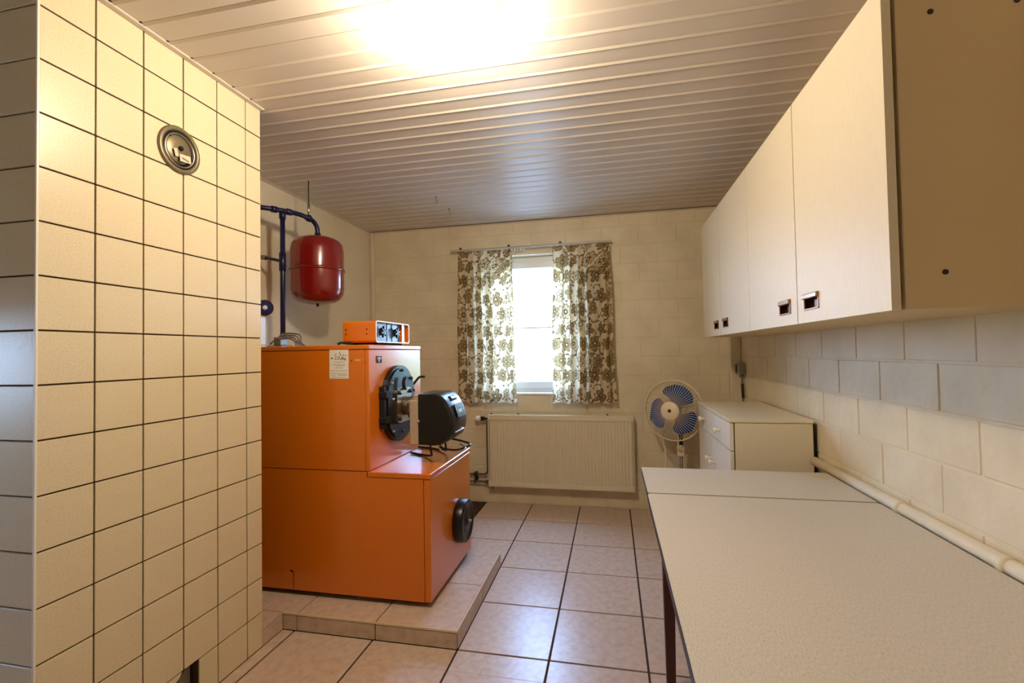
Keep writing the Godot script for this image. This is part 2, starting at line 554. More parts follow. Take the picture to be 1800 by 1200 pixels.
func walls():
	var wx0 := 0.42
	var wx1 := 1.28
	var wy0 := 0.925
	var wy1 := 2.125
	var d := 0.0032                                   # how far the joints lie back
	var b := struct("wall_back", boxes([
		Vector3(XL - 0.2, -0.1, ZB - 0.28), Vector3(wx0, H + 0.1, ZB - d), Vector3(wx1, -0.1, ZB - 0.28), Vector3(XR + 0.2, H + 0.1, ZB - d),
		Vector3(wx0, -0.1, ZB - 0.28), Vector3(wx1, wy0, ZB - d), Vector3(wx0, wy1, ZB - 0.28), Vector3(wx1, H + 0.1, ZB - d)]), M.paint, "cream painted block wall with the curtained window", "wall")
	for q: Rect2 in clip_pieces(XL, XR, 0.0, H - 0.001, 0.297, 0.154, 0.0, 0.0, 0.007, 0.148, [Rect2(wx0, wy0, wx1 - wx0, wy1 - wy0)]):
		var c := q.get_center()
		part(b, "block", rbox(Vector3(snappedf(q.size.x, 0.001), snappedf(q.size.y, 0.001), 0.012), 0.0022), M.paint, Vector3(c.x, c.y, ZB - 0.006 + rng.randf_range(-0.0006, 0.0004)))
	var r := struct("wall_right", boxes([Vector3(XR + d, -0.1, ZB - 0.1), Vector3(XR + 0.2, H + 0.1, 0.62), Vector3(XR, -0.1, 0.62), Vector3(XR + 0.2, H + 0.1, ZF + 0.2)]), M.paint, "cream painted block wall behind the wall cabinets and the table", "wall")
	for q: Rect2 in clip_pieces(ZB, 0.62, 0.0, H - 0.001, 0.322, 0.1545, -0.532, -0.005, 0.009, 0.165, []):
		var c := q.get_center()
		var o := part(r, "block", rbox(Vector3(0.014, snappedf(q.size.y, 0.001), snappedf(q.size.x, 0.001)), 0.0019), M.paint, Vector3(XR + 0.007 + rng.randf_range(-0.0010, 0.0012), c.y, c.x))
		o.rotation = Vector3(rng.randf_range(-0.004, 0.004), 0, rng.randf_range(-0.0025, 0.0025))
	struct("wall_left", boxes([Vector3(XL - 0.2, -0.1, ZB - 0.1), Vector3(XL, H + 0.1, ZC)]), M.plaster, "smooth cream plastered wall behind the red tank and the pipes", "wall")
	struct("wall_front", boxes([Vector3(XE - 0.2, -0.1, ZF), Vector3(XR + 0.2, H + 0.1, ZF + 0.2)]), M.plaster, "plain cream wall behind the viewer", "wall")
	# near left wall with a small window that lets daylight onto the end of the chimney breast
	var ez0 := 0.55
	var ez1 := 1.0
	var ey0 := 1.0
	var ey1 := 1.5
	struct("wall_entry", boxes([Vector3(XE - 0.2, -0.1, -0.1), Vector3(XE, H + 0.1, ez0), Vector3(XE - 0.2, -0.1, ez1), Vector3(XE, H + 0.1, ZF + 0.1),
		Vector3(XE - 0.2, -0.1, ez0), Vector3(XE, ey0, ez1), Vector3(XE - 0.2, ey1, ez0), Vector3(XE, H + 0.1, ez1)]), M.plaster, "plain cream wall with a small window, left of the viewer", "wall")
	var w2 := struct("window_2", boxes([Vector3(XE - 0.12, ey0, ez0), Vector3(XE - 0.06, ey0 + 0.05, ez1), Vector3(XE - 0.12, ey1 - 0.05, ez0), Vector3(XE - 0.06, ey1, ez1),
		Vector3(XE - 0.12, ey0, ez0), Vector3(XE - 0.06, ey1, ez0 + 0.05), Vector3(XE - 0.12, ey0, ez1 - 0.05), Vector3(XE - 0.06, ey1, ez1)]), M.pvc, "small white window left of the viewer", "window")
	part(w2, "pane", rbox(Vector3(0.006, ey1 - ey0 - 0.08, ez1 - ez0 - 0.08)), M.glass, Vector3(XE - 0.09, (ey0 + ey1) / 2, (ez0 + ez1) / 2))
	# painted casings in the two far corners
	struct("trim_4", boxes([Vector3(2.437, 0.0, ZB + 0.001), Vector3(XR - 0.001, H, ZB + 0.07)], 0.006), M.paint, "cream painted upright casing in the corner behind the grey socket", "casing")
	struct("trim_5", boxes([Vector3(XL + 0.001, 0.0, ZB + 0.001), Vector3(XL + 0.035, H - 0.006, ZB + 0.03)], 0.005), M.plaster, "slim cream upright bead in the corner between the red tank and the curtains", "casing")
	window(wx0, wx1, wy0, wy1)

func window(x0: float, x1: float, y0: float, y1: float):
	var zf := ZB - 0.10                              # room-side face of the frame
	var fr := func(a: float, b: float, c: float, d2: float, w: float, za: float, zb: float) -> ArrayMesh:
		return boxes([Vector3(a, c, za), Vector3(b, c + w, zb), Vector3(a, d2 - w, za), Vector3(b, d2, zb), Vector3(a, c + w, za), Vector3(a + w, d2 - w, zb), Vector3(b - w, c + w, za), Vector3(b, d2 - w, zb)], 0.004)
	var w := struct("window_1", fr.call(x0, x1, y0, y1, 0.055, zf - 0.07, zf), M.pvc, "white window between the two floral curtains, blown out by daylight", "window")
	part(w, "sash", fr.call(x0 + 0.04, x1 - 0.04, y0 + 0.045, y1 - 0.045, 0.06, zf - 0.055, zf + 0.016), M.pvc)
	part(w, "pane", rbox(Vector3(x1 - x0 - 0.19, y1 - y0 - 0.2, 0.006)), M.glass, Vector3((x0 + x1) / 2, (y0 + y1) / 2, zf - 0.03))
	part(w, "glazing_bar", rbox(Vector3(x1 - x0 - 0.19, 0.018, 0.012), 0.003), M.pvc, Vector3((x0 + x1) / 2, 1.50, zf - 0.03))
	part(w, "window_sill", boxes([Vector3(x0, y0 - 0.004, ZB - 0.1), Vector3(x1, y0 + 0.014, ZB + 0.012)], 0.004), M.pvc)

func outside():
	struct("ground_outside", boxes([Vector3(-40, -0.5, -60), Vector3(40, -0.2, ZB - 0.3)]), M.earth, "pale paved ground seen outside through the window", "ground")
	struct("ground_outside_side", boxes([Vector3(-40, -0.5, ZB - 0.3), Vector3(XE - 0.3, -0.2, 40)]), M.earth, "pale paved ground outside the wall left of the viewer", "ground")
	var h := thing("hedge", "washed-out green hedge outside the window", "hedge", Vector3(1.5, -0.2, -10.5))
	var n := FastNoiseLite.new()
	n.seed = 5
	n.frequency = 1.6
	var st := stool(true)
	var nu := 90
	var nv := 22
	var P := func(i: int, j: int) -> Vector3:
		var u := float(i) / nu
		var a := PI * float(j) / nv
		var p := Vector3((u - 0.5) * 14.0, 1.7 * pow(sin(a), 0.45), 0.55 * cos(a))
		return p + Vector3(0, 0.18 if j > 2 and j < nv - 2 else 0.0, 0.25) * n.get_noise_3dv(p * 2.0)
	for i in nu:
		for j in nv: quad(st, P.call(i, j), P.call(i + 1, j), P.call(i + 1, j + 1), P.call(i, j + 1))
	part(h, "foliage", done(st), M.leaf)

# ---------------------------------------------------------------- tiled chimney breast
func chimney():
	var T := 0.006
	var P := 0.152
	var w := struct("wall_chimney", boxes([
		Vector3(XE - 0.1, 0.156, ZC), Vector3(-T - 0.0015, H + 0.1, -T - 0.0015),
		Vector3(XE - 0.1, -0.05, ZC), Vector3(-0.16, 0.156, -T - 0.0015),
		Vector3(-0.16, -0.05, ZC), Vector3(-T - 0.0015, 0.156, -0.522),
		Vector3(-0.16, -0.05, -0.30), Vector3(-T - 0.0015, 0.156, -T - 0.0015)]), M.grout, "chimney breast clad in square cream tiles with brown joints", "wall")
	var g := 0.0052
	var rows := 16
	for k in rows:
		var y0 := k * P + g / 2
		var y1 := minf((k + 1) * P - g / 2, H - 0.004)
		for c in 6:
			var z1 := -c * P - g / 2
			var z0 := -(c + 1) * P + g / 2
			if c == 0: z1 = -0.006
			if c == 5: z0 = ZC + 0.001
			if k == 0 and (c == 2 or c == 3): continue
			part(w, "tile", rbox(Vector3(T, snappedf(y1 - y0, 0.0005), snappedf(z1 - z0, 0.0005)), 0.0008), M.tile, Vector3(-T / 2 + rng.randf_range(-0.0003, 0.0003), (y0 + y1) / 2, (z0 + z1) / 2))
		for c in 10:                                 # end of the chimney breast, facing the viewer
			var x1 := -c * P - g / 2
			var x0 := -(c + 1) * P + g / 2
			if c == 0: x1 = -0.006
			part(w, "tile", rbox(Vector3(snappedf(x1 - x0, 0.0005), snappedf(y1 - y0, 0.0005), T), 0.0008), M.tile, Vector3((x0 + x1) / 2, (y0 + y1) / 2, -T / 2 + rng.randf_range(-0.0003, 0.0003)))
	# bottom row: one tile broken off along a slant, the next one cut narrow, a hole between
	var into := Transform3D(Basis(Vector3(0, 0, 1), Vector3(0, 1, 0), Vector3(-1, 0, 0)), Vector3.ZERO)   # polygon x -> world z
	var st := stool()
	prism(st, [Vector2(-0.306, 0.002), Vector2(-0.306, 0.15), Vector2(-0.448, 0.15), Vector2(-0.437, 0.135), Vector2(-0.418, 0.127), Vector2(-0.402, 0.104), Vector2(-0.385, 0.087), Vector2(-0.372, 0.058), Vector2(-0.355, 0.040), Vector2(-0.348, 0.002)], T, into)
	part(w, "broken_tile", done(st), M.tile, Vector3.ZERO, "cream tile with its corner broken off")
	part(w, "cut_tile", rbox(Vector3(T, 0.148, 0.084), 0.0008), M.tile, Vector3(-T / 2, 0.076, -0.564))
	part(w, "hole_backing", boxes([Vector3(-0.155, 0.0, -0.51), Vector3(-0.15, 0.15, -0.31)]), M.concrete, Vector3.ZERO, "rough masonry at the back of the hole")
	st = stool()
	box(st, Vector3(-0.022, 0.068, -0.425), Vector3(0.004, 0.134, 0.16), 0.0, Basis(Vector3.UP, 0.06))
	part(w, "metal_plate", done(st), M.dull_steel, Vector3.ZERO, "grey metal plate inside the hole")
	st = stool()
	prism(st, [Vector2(-0.330, 0.004), Vector2(-0.352, 0.05), Vector2(-0.380, 0.09), Vector2(-0.415, 0.132), Vector2(-0.45, 0.15), Vector2(-0.47, 0.14), Vector2(-0.43, 0.10), Vector2(-0.40, 0.06), Vector2(-0.375, 0.004)], 0.02, into.translated(Vector3(-0.012, 0, 0)))
	part(w, "rubble", done(st), M.concrete)
	struct("trim_6", boxes([Vector3(-0.006, 0.0, -0.006), Vector3(0.0008, H - 0.004, 0.0008)], 0.0008), M.white_edge, "white edge strip on the near corner of the tiled chimney", "edge strip")

func flue_cover():
	var t := thing("flue_cover", "round metal flue cover with a paper label, set high in the tiled chimney", "cover", Vector3(0.0, 2.05, -0.437))
	var out := Transform3D(Basis(Vector3(0, 0, -1), Vector3(1, 0, 0), Vector3(0, -1, 0)), Vector3.ZERO)   # lathe axis -> +x
	var st := stool(true)
	lathe(st, [Vector2(0.086, 0.0), Vector2(0.086, 0.005), Vector2(0.081, 0.009), Vector2(0.074, 0.010), Vector2(0.069, 0.007), Vector2(0.068, 0.001)], 48, out)
	part(t, "rim", done(st), M.brass)
	st = stool(true)
	lathe(st, [Vector2(0.0, 0.0006), Vector2(0.069, 0.0006), Vector2(0.069, 0.0016), Vector2(0.0, 0.0016)], 48, out)
	part(t, "gap_shade_disc", done(st), M.black_and_shade)  # black disc paints the shade between rim and ring
	st = stool(true)
	lathe(st, [Vector2(0.062, 0.0018), Vector2(0.062, 0.009), Vector2(0.0595, 0.0115), Vector2(0.057, 0.009), Vector2(0.056, 0.003)], 48, out.translated(Vector3(0, -0.003, 0.003)))
	part(t, "inner_ring", done(st), M.steel)
	st = stool(true)
	lathe(st, [Vector2(0.052, 0.002), Vector2(0.051, 0.006), Vector2(0.047, 0.0065), Vector2(0.042, 0.0095), Vector2(0.02, 0.0105), Vector2(0.0, 0.0105)], 40, out.translated(Vector3(0, 0.0, 0.005)))
	part(t, "dish", done(st), M.brass)
	st = stool(true)
	cyl(st, Vector3(0.011, 0.004, 0.003), Vector3(0.017, 0.004, 0.003), 0.009, 0.008, 14)
	part(t, "center_hole_shade", done(st), M.black_and_shade)  # black stub standing in for the shade of the centre hole
	for k in 2:
		st = stool(true)
		var p := Vector3(0.006, 0.038 if k == 0 else -0.016, 0.042 if k == 0 else -0.045)
		cyl(st, p, p + Vector3(0.004, 0, 0), 0.004, 0.003, 8)
		part(t, "screw", done(st), M.black_and_shade)
	st = stool()
	box(st, Vector3(0.018, -0.030, -0.010), Vector3(0.0012, 0.026, 0.046), 0.0, Basis(Vector3.RIGHT, 0.12))
	box(st, Vector3(0.0165, -0.019, 0.026), Vector3(0.0012, 0.028, 0.014), 0.0, Basis(Vector3.RIGHT, 0.3))
	var lab := part(t, "paper_label", done(st), M.paper, Vector3.ZERO, "small cream paper label")
	st = stool()
	for k in 5: box(st, Vector3(0.0192, -0.032 - 0.0009 * k, 0.002 - 0.0058 * k), Vector3(0.0006, 0.005, 0.0036), 0.0, Basis(Vector3.RIGHT, 0.12))
	part(lab, "print", done(st), M.dark_grey)

# ---------------------------------------------------------------- boiler and plinth
func plinth():
	var y := 0.08
	var t := thing("boiler_plinth", "low tiled plinth under the orange boiler", "plinth", Vector3.ZERO)
	part(t, "core", boxes([Vector3(XL, 0.0, -1.795), Vector3(0.855, y - 0.009, -0.988), Vector3(XL, 0.0, -0.988), Vector3(-0.008, y - 0.009, ZC)]), M.floor_grout)
	for q: Rect2 in clip_pieces(XL, 0.857, -1.797, -0.983, 0.4, 0.41, 0.0745, -1.388, 0.005, 0.0, []):
		var c := q.get_center()
		part(t, "top_tile", rbox(Vector3(snappedf(q.size.x, 0.001), 0.009, snappedf(q.size.y, 0.001)), 0.001), M.floor[rng.randi() % 4], Vector3(c.x, y - 0.0045, c.y))
	part(t, "top_tile", rbox(Vector3(0.60, 0.009, 0.130), 0.001), M.floor[1], Vector3(-0.301, y - 0.0045, -0.915))
	for s in [[-0.001, 0.0705], [0.0745, 0.4695], [0.4745, 0.857]]:
		part(t, "riser_tile", rbox(Vector3(s[1] - s[0], y - 0.012, 0.007), 0.001), M.floor[rng.randi() % 4], Vector3((s[0] + s[1]) / 2, (y - 0.010) / 2, -0.9845))
	for s in [[-1.797, -1.391], [-1.386, -0.990]]:
		part(t, "riser_tile", rbox(Vector3(0.007, y - 0.012, s[1] - s[0]), 0.001), M.floor[rng.randi() % 4], Vector3(0.8585, (y - 0.010) / 2, (s[0] + s[1]) / 2))
	part(t, "riser_tile", rbox(Vector3(0.007, y - 0.012, 0.130), 0.001), M.floor[2], Vector3(-0.0045, (y - 0.010) / 2, -0.915))
	part(t, "edge_strip", boxes([Vector3(0.0, y - 0.008, -0.9825), Vector3(0.8635, y + 0.001, -0.9795), Vector3(0.8585, y - 0.008, -1.797), Vector3(0.8625, y + 0.001, -0.9825)]), M.tile, Vector3.ZERO, "thin cream edge strip")

func boiler():
	var z0 := -1.768
	var z1 := -1.13
	var xu := 0.372
	var xl := 0.684
	var x0 := -0.50
	var yb := 0.106
	var ym := 0.712
	var yt := 1.336
	var t := thing("boiler", "orange floor-standing heating boiler with a stepped front on the tiled plinth", "boiler", Vector3(0.1, 0.08, -1.45))
	var o := -t.position
	part(t, "foot_gap_shade", boxes([Vector3(x0 + 0.03, 0.08, z0 + 0.03), Vector3(xl - 0.05, yb + 0.004, z1 - 0.05)]), M.black_and_shade, o, "sunken foot block, black for the shade under the boiler")  # black block paints the shaded gap between boiler and plinth
	var st := stool()
	box2(st, Vector3(x0, ym + 0.0015, z0), Vector3(0.348, yt - 0.024, z1), 0.003)
	part(t, "upper_casing", done(st), M.orange, o)
	part(t, "corner_panel", boxes([Vector3(0.3495, ym + 0.0015, z0), Vector3(xu, yt - 0.024, z1)], 0.003), M.orange, o)
	part(t, "top_cover", boxes([Vector3(x0 - 0.002, yt - 0.0225, z0 - 0.002), Vector3(xu + 0.003, yt, z1 + 0.003)], 0.003), M.orange, o)
	st = stool()
	prism(st, [Vector2(x0, yb), Vector2(-0.0580, yb), Vector2(-0.0590, yb + 0.07), Vector2(-0.063, yb + 0.085), Vector2(-0.078, yb + 0.089), Vector2(-0.074, yb + 0.099), Vector2(-0.064, yb + 0.099), Vector2(-0.056, yb + 0.092), Vector2(-0.0535, yb + 0.07), Vector2(-0.0525, yb), Vector2(0.650, yb), Vector2(0.650, ym - 0.026), Vector2(0.355, ym - 0.026), Vector2(0.355, ym - 0.001), Vector2(x0, ym - 0.001)] , 0.006, Transform3D(Basis(), Vector3(0, 0, z1 - 0.006)))
	part(t, "side_panel", done(st), M.orange, o)
	part(t, "lower_casing", boxes([Vector3(x0, yb, z0), Vector3(0.650, ym - 0.026, z1 - 0.03), Vector3(x0, ym - 0.03, z0), Vector3(0.36, ym - 0.001, z1 - 0.03)]), M.orange, o)
	part(t, "end_panel", boxes([Vector3(0.6515, yb, z0), Vector3(xl, ym - 0.026, z1)], 0.003), M.orange, o)
	part(t, "step_lid", boxes([Vector3(xu - 0.012, ym - 0.0245, z0 - 0.002), Vector3(xl + 0.003, ym, z1 + 0.003)], 0.003), M.orange, o)
	# round inspection cover on the end of the lower casing
	var ax := Transform3D(Basis(Vector3(0, 0, -1), Vector3(1, 0, 0), Vector3(0, -1, 0)), Vector3(xl, 0.352, -1.545))
	st = stool(true)
	lathe(st, [Vector2(0.112, 0.0), Vector2(0.116, 0.008), Vector2(0.116, 0.048), Vector2(0.110, 0.056), Vector2(0.098, 0.056), Vector2(0.092, 0.050), Vector2(0.03, 0.050), Vector2(0.026, 0.056), Vector2(0.0, 0.056)], 48, ax)
	var hw := part(t, "inspection_cover", done(st), M.black, o, "black round cover")
	for k in 3:
		st = stool(true)
		cyl(st, ax * (Vector3(cos(TAU * k / 3 + 0.4) * 0.06, 0.048, sin(TAU * k / 3 + 0.4) * 0.06)), ax * (Vector3(cos(TAU * k / 3 + 0.4) * 0.06, 0.054, sin(TAU * k / 3 + 0.4) * 0.06)), 0.009, 0.008, 12)
		part(hw, "bolt", done(st), M.dark_grey)
	st = stool(true)
	cyl(st, ax * Vector3(0, 0.054, 0), ax * Vector3(0, 0.075, 0), 0.010, 0.008, 12)
	part(hw, "center_stud", done(st), M.dull_steel)
	# cast iron burner door, rounded at top and bottom
	var poly := []
	for k in 17: poly.append(Vector2(0.178 * cos(PI * k / 16), 0.045 + 0.162 * sin(PI * k / 16)))
	for k in 17: poly.append(Vector2(-0.178 * cos(PI * k / 16), -0.045 - 0.162 * sin(PI * k / 16)))
	var toX := Basis(Vector3(0, 0, -1), Vector3(0, 1, 0), Vector3(1, 0, 0))       # polygon x -> -z, y -> y, depth -> +x
	st = stool()
	prism(st, poly, 0.026, Transform3D(toX, Vector3(xu, 1.018, -1.432)))
	var small := poly.map(func(p): return p * 0.93)
	prism(st, small, 0.034, Transform3D(toX, Vector3(xu, 1.018, -1.432)))
	var door := part(t, "burner_door", done(st), M.door_iron, o, "dark blue-grey cast iron burner door")
	for p in [Vector2(-0.13, 0.115), Vector2(0.12, 0.13), Vector2(0.0, 0.18), Vector2(-0.115, -0.14), Vector2(0.115, -0.135), Vector2(0.0, -0.155), Vector2(0.145, 0.06), Vector2(-0.12, 0.03)]:
		st = stool(true)
		var c := Vector3(xu + 0.03, 1.018 + p.y, -1.432 - p.x)
		cyl(st, c, c + Vector3(0.014, 0, 0), 0.009, 0.007, 10)
		part(door, "bolt", done(st), M.dull_steel if p.x < -0.1 else M.dark_grey)
	st = stool(true)
	var arc := []
	for k in 11: arc.append(Vector3(xu + 0.055, 1.125 + 0.03 * cos(PI * (0.05 + 0.9 * k / 10.0)), -1.432 + 0.026 * sin(PI * (0.05 + 0.9 * k / 10.0))))
	tube(st, arc, 0.009, 8)
	part(door, "sight_glass_flap", done(st), M.black_and_shade)
	st = stool()
	box2(st, Vector3(xu - 0.001, 0.905, -1.255), Vector3(xu + 0.03, 1.12, -1.230), 0.004)
	box2(st, Vector3(xu - 0.001, 0.93, -1.28), Vector3(xu + 0.045, 0.965, -1.225), 0.005)
	box2(st, Vector3(xu - 0.001, 1.06, -1.28), Vector3(xu + 0.045, 1.095, -1.225), 0.005)
	part(door, "hinge", done(st), M.black_and_shade)
	st = stool(true)
	tube(st, smooth_path([Vector3(xu + 0.02, 1.10, -1.60), Vector3(xu + 0.045, 1.135, -1.612), Vector3(xu + 0.06, 1.15, -1.618), Vector3(xu + 0.085, 1.15, -1.632)]), 0.007, 8)
	part(door, "latch", done(st), M.black_and_shade)
	# burner
	st = stool()
	prism(st, ring_poly(0.185, 0.185, 0.03), 0.012, Transform3D(toX, Vector3(xu + 0.034, 1.008, -1.437)))
	var fl := part(t, "burner_flange", done(st), M.steel, o, "shiny square burner flange")
	for p in [Vector2(-0.07, 0.07), Vector2(0.07, 0.07), Vector2(-0.07, -0.07), Vector2(0.07, -0.07)]:
		st = stool(true)
		var c := Vector3(xu + 0.045, 1.008 + p.y, -1.437 - p.x)
		cyl(st, c, c + Vector3(0.012, 0, 0), 0.011, 0.011, 6)
		part(fl, "bolt", done(st), M.dark_grey)
	st = stool(true)
	cyl(st, Vector3(xu + 0.04, 1.003, -1.437), Vector3(0.51, 1.003, -1.437), 0.052, 0.052, 28)
	part(fl, "blast_tube", done(st), M.steel)
	st = stool()
	box2(st, Vector3(0.501, 0.812, -1.56), Vector3(0.552, 1.042, -1.312), 0.004)
	box2(st, Vector3(0.514, 1.04, -1.54), Vector3(0.552, 1.07, -1.33), 0.004)
	var br := part(t, "burner_bracket", done(st), M.alu, o, "beige metal burner back plate")
	st = stool(true)
	cyl(st, Vector3(0.553, 0.935, -1.315), Vector3(0.553, 0.935, -1.306), 0.008, 0.006, 12)
	part(br, "screw", done(st), M.steel)
	# cover: side outline swept across, rounded towards both sides
	var sil := [Vector2(0.552, 0.811), Vector2(0.635, 0.808), Vector2(0.675, 0.814), Vector2(0.716, 0.841), Vector2(0.735, 0.876), Vector2(0.741, 0.915), Vector2(0.737, 0.950), Vector2(0.723, 0.998), Vector2(0.698, 1.044), Vector2(0.673, 1.068), Vector2(0.646, 1.078), Vector2(0.552, 1.078)]
	st = stool(true)
	var layers := []
	for s in [[-1.56, 0.93], [-1.553, 0.975], [-1.54, 0.995], [-1.435, 1.004], [-1.33, 0.995], [-1.317, 0.975], [-1.31, 0.93]]:
		layers.append(sil.map(func(p): return Vector3(0.552 + (p.x - 0.552) * s[1], 0.942 + (p.y - 0.942) * (0.5 + 0.5 * s[1]), s[0])))
	for i in layers.size() - 1:
		for k in sil.size():
			var j := (k + 1) % sil.size()
			quad(st, layers[i][k], layers[i][j], layers[i + 1][j], layers[i + 1][k])
	var cv := done(st)
	st = stool()
	for e in [0, layers.size() - 1]:
		var mid := Vector3(0.64, 0.942, layers[e][0].z)
		for k in sil.size():
			var j := (k + 1) % sil.size()
			if e == 0: tri(st, mid, layers[e][j], layers[e][k])
			else: tri(st, mid, layers[e][k], layers[e][j])
	st.generate_normals()
	cv = st.commit(cv)
	var cover := part(t, "burner_cover", cv, M.black, o, "glossy black rounded burner hood")
	var tilt := Basis(Vector3(0, 0, 1), 0.72)
	st = stool()
	box(st, Vector3(0.6975, 1.046, -1.435), Vector3(0.004, 0.030, 0.10), 0.0015, tilt)
	part(cover, "button_recess", done(st), M.black_and_shade)
	st = stool()
	box(st, Vector3(0.7005, 1.049, -1.435), Vector3(0.005, 0.018, 0.074), 0.002, tilt)
	part(cover, "reset_button", done(st), M.door_iron)
	st = stool()
	box(st, Vector3(0.7335, 0.982, -1.45), Vector3(0.003, 0.075, 0.13), 0.001, Basis(Vector3(0, 0, 1), 0.30))
	part(cover, "name_plate", done(st), mat(Color(0.16, 0.18, 0.22), 0.25), Vector3.ZERO, "grey plate on the burner hood")
	st = stool()
	for k in 4: box(st, Vector3(0.7365, 0.977, -1.425 - 0.014 * k), Vector3(0.001, 0.016, 0.009), 0.0, Basis(Vector3(0, 0, 1), 0.30))
	part(cover, "lettering", done(st), M.steel)
	st = stool()
	box(st, Vector3(0.7345, 0.872, -1.435), Vector3(0.006, 0.008, 0.15), 0.002, Basis(Vector3(0, 0, 1), -0.3))
	part(cover, "grip_edge", done(st), M.steel)
	var cords := [
		[[Vector3(0.64, 0.812, -1.38), Vector3(0.66, 0.786, -1.37), Vector3(0.73, 0.772, -1.41), Vector3(0.775, 0.784, -1.49), Vector3(0.73, 0.792, -1.53), Vector3(0.66, 0.812, -1.51)], M.black, 0.006],
		[[Vector3(0.65, 0.812, -1.35), Vector3(0.67, 0.780, -1.33), Vector3(0.735, 0.769, -1.37), Vector3(0.768, 0.777, -1.43), Vector3(0.72, 0.790, -1.48)], M.steel, 0.004],
		[[Vector3(0.57, 0.812, -1.42), Vector3(0.575, 0.76, -1.42), Vector3(0.565, 0.73, -1.45), Vector3(0.50, 0.719, -1.50), Vector3(0.40, 0.719, -1.55)], M.dark_grey, 0.006],
		[[Vector3(0.62, 0.812, -1.51), Vector3(0.62, 0.76, -1.53), Vector3(0.59, 0.724, -1.60), Vector3(0.48, 0.719, -1.68), Vector3(0.378, 0.719, -1.71)], M.dark_grey, 0.006]]
	for c in cords:
		st = stool(true)
		tube(st, smooth_path(c[0]), c[2], 8)
		part(t, "burner_cable", done(st), c[1], o)
	# control box on top: orange sleeve with a white-edged blue dial panel facing the burner side
	var by := yt + 0.012
	st = stool()
	var bw := 0.402
	var bh := 0.114
	var bz := -1.424
	var outer := ring_poly(bw, bh, 0.014, 4)
	var inner := ring_poly(bw - 0.012, bh - 0.012, 0.010, 4)
	var at0 := Transform3D(toX, Vector3(0.176, by + bh / 2, bz))
	var at1 := Transform3D(toX, Vector3(0.362, by + bh / 2, bz))
	var recess := Transform3D(toX, Vector3(0.335, by + bh / 2, bz))
	for k in outer.size():
		var j := (k + 1) % outer.size()
		var v := func(tt: Transform3D, p: Vector2) -> Vector3: return tt * Vector3(p.x, p.y, 0)
		quad(st, v.call(at0, outer[k]), v.call(at0, outer[j]), v.call(at1, outer[j]), v.call(at1, outer[k]))
		quad(st, v.call(recess, inner[j]), v.call(recess, inner[k]), v.call(at1, inner[k]), v.call(at1, inner[j]))
	var back := at0
	for k in range(1, outer.size() - 1): tri(st, back * Vector3(outer[0].x, outer[0].y, 0), back * Vector3(outer[k + 1].x, outer[k + 1].y, 0), back * Vector3(outer[k].x, outer[k].y, 0))
	var cb := part(t, "control_box", done(st), M.orange, o, "orange control box on top of the boiler")
	st = stool()
	for k in outer.size():
		var j := (k + 1) % outer.size()
		var a := at1 * Vector3(outer[k].x, outer[k].y, 0)
		var b2 := at1 * Vector3(outer[j].x, outer[j].y, 0)
		var c2 := at1 * Vector3(inner[j].x, inner[j].y, 0)
		var d2 := at1 * Vector3(inner[k].x, inner[k].y, 0)
		var e := Vector3(0.003, 0, 0)
		quad(st, a + e, b2 + e, c2 + e, d2 + e)
		quad(st, a, b2, b2 + e, a + e)
		quad(st, d2 + e, c2 + e, c2, d2)
	part(cb, "bezel", done(st), M.white_edge, Vector3.ZERO, "white edge round the dials")
	part(cb, "dial_panel", boxes([Vector3(0.328, by + 0.005, bz - 0.13), Vector3(0.336, by + bh - 0.005, bz + 0.19)]), M.sky_blue, Vector3.ZERO, "pale blue dial panel")
	part(cb, "end_block", boxes([Vector3(0.328, by + 0.006, bz - 0.195), Vector3(0.350, by + bh - 0.006, bz - 0.135)]), M.orange)
	for k in 2:
		part(cb, "divider", boxes([Vector3(0.336, by + 0.006, bz + 0.03 - k * 0.06), Vector3(0.339, by + bh - 0.006, bz + 0.024 - k * 0.06)]), M.black)
	for dz in [0.10, -0.065]:
		st = stool(true)
		cyl(st, Vector3(0.336, by + bh * 0.52, bz + dz), Vector3(0.352, by + bh * 0.52, bz + dz), 0.02, 0.017, 20)
		var kn := part(cb, "dial", done(st), M.black)
		st = stool()
		for q in 3: box(st, Vector3(0.353, by + bh * 0.52, bz + dz), Vector3(0.012, 0.010, 0.062), 0.002, Basis(Vector3.RIGHT, 0.35 + q * 1.05))
		part(kn, "grip", done(st), M.black)
	part(cb, "switch", boxes([Vector3(0.336, by + 0.02, bz + 0.16), Vector3(0.348, by + 0.085, bz + 0.185)], 0.003), M.black)
	for dz in [0.0, -0.118]:
		for dy in [0.045, 0.069]:
			st = stool(true)
			cyl(st, Vector3(0.194 - dz, by + dy, bz + bw / 2 - 0.001), Vector3(0.194 - dz, by + dy, bz + bw / 2 + 0.001), 0.004, 0.004, 10)
			part(cb, "screw_hole", done(st), M.black_and_shade)
	part(cb, "rubber_foot", boxes([Vector3(0.20, yt, bz - 0.15), Vector3(0.34, by, bz + 0.15)]), M.black_and_shade)
	# stuck-on things
	part(t, "service_note", uv_card(0.105, 0.144, 0.001, Vector3.RIGHT, Vector3.UP), M.note, o + Vector3(0.2105, 1.241, z1 + 0.0003), "white printed service note")
	st = stool()
	for k in 7: box(st, Vector3(0.301 + 0.0045 * k, 1.260, z1 + 0.0006), Vector3(0.0036, 0.007 + 0.002 * (k % 2), 0.001))
	part(t, "maker_mark", done(st), mat(Color(0.93, 0.72, 0.42), 0.5), o)
	st = stool(true)
	cyl(st, Vector3(0.280, 1.257, z1), Vector3(0.280, 1.257, z1 + 0.003), 0.0035, 0.003, 8)
	part(t, "screw", done(st), M.dark_grey, o)
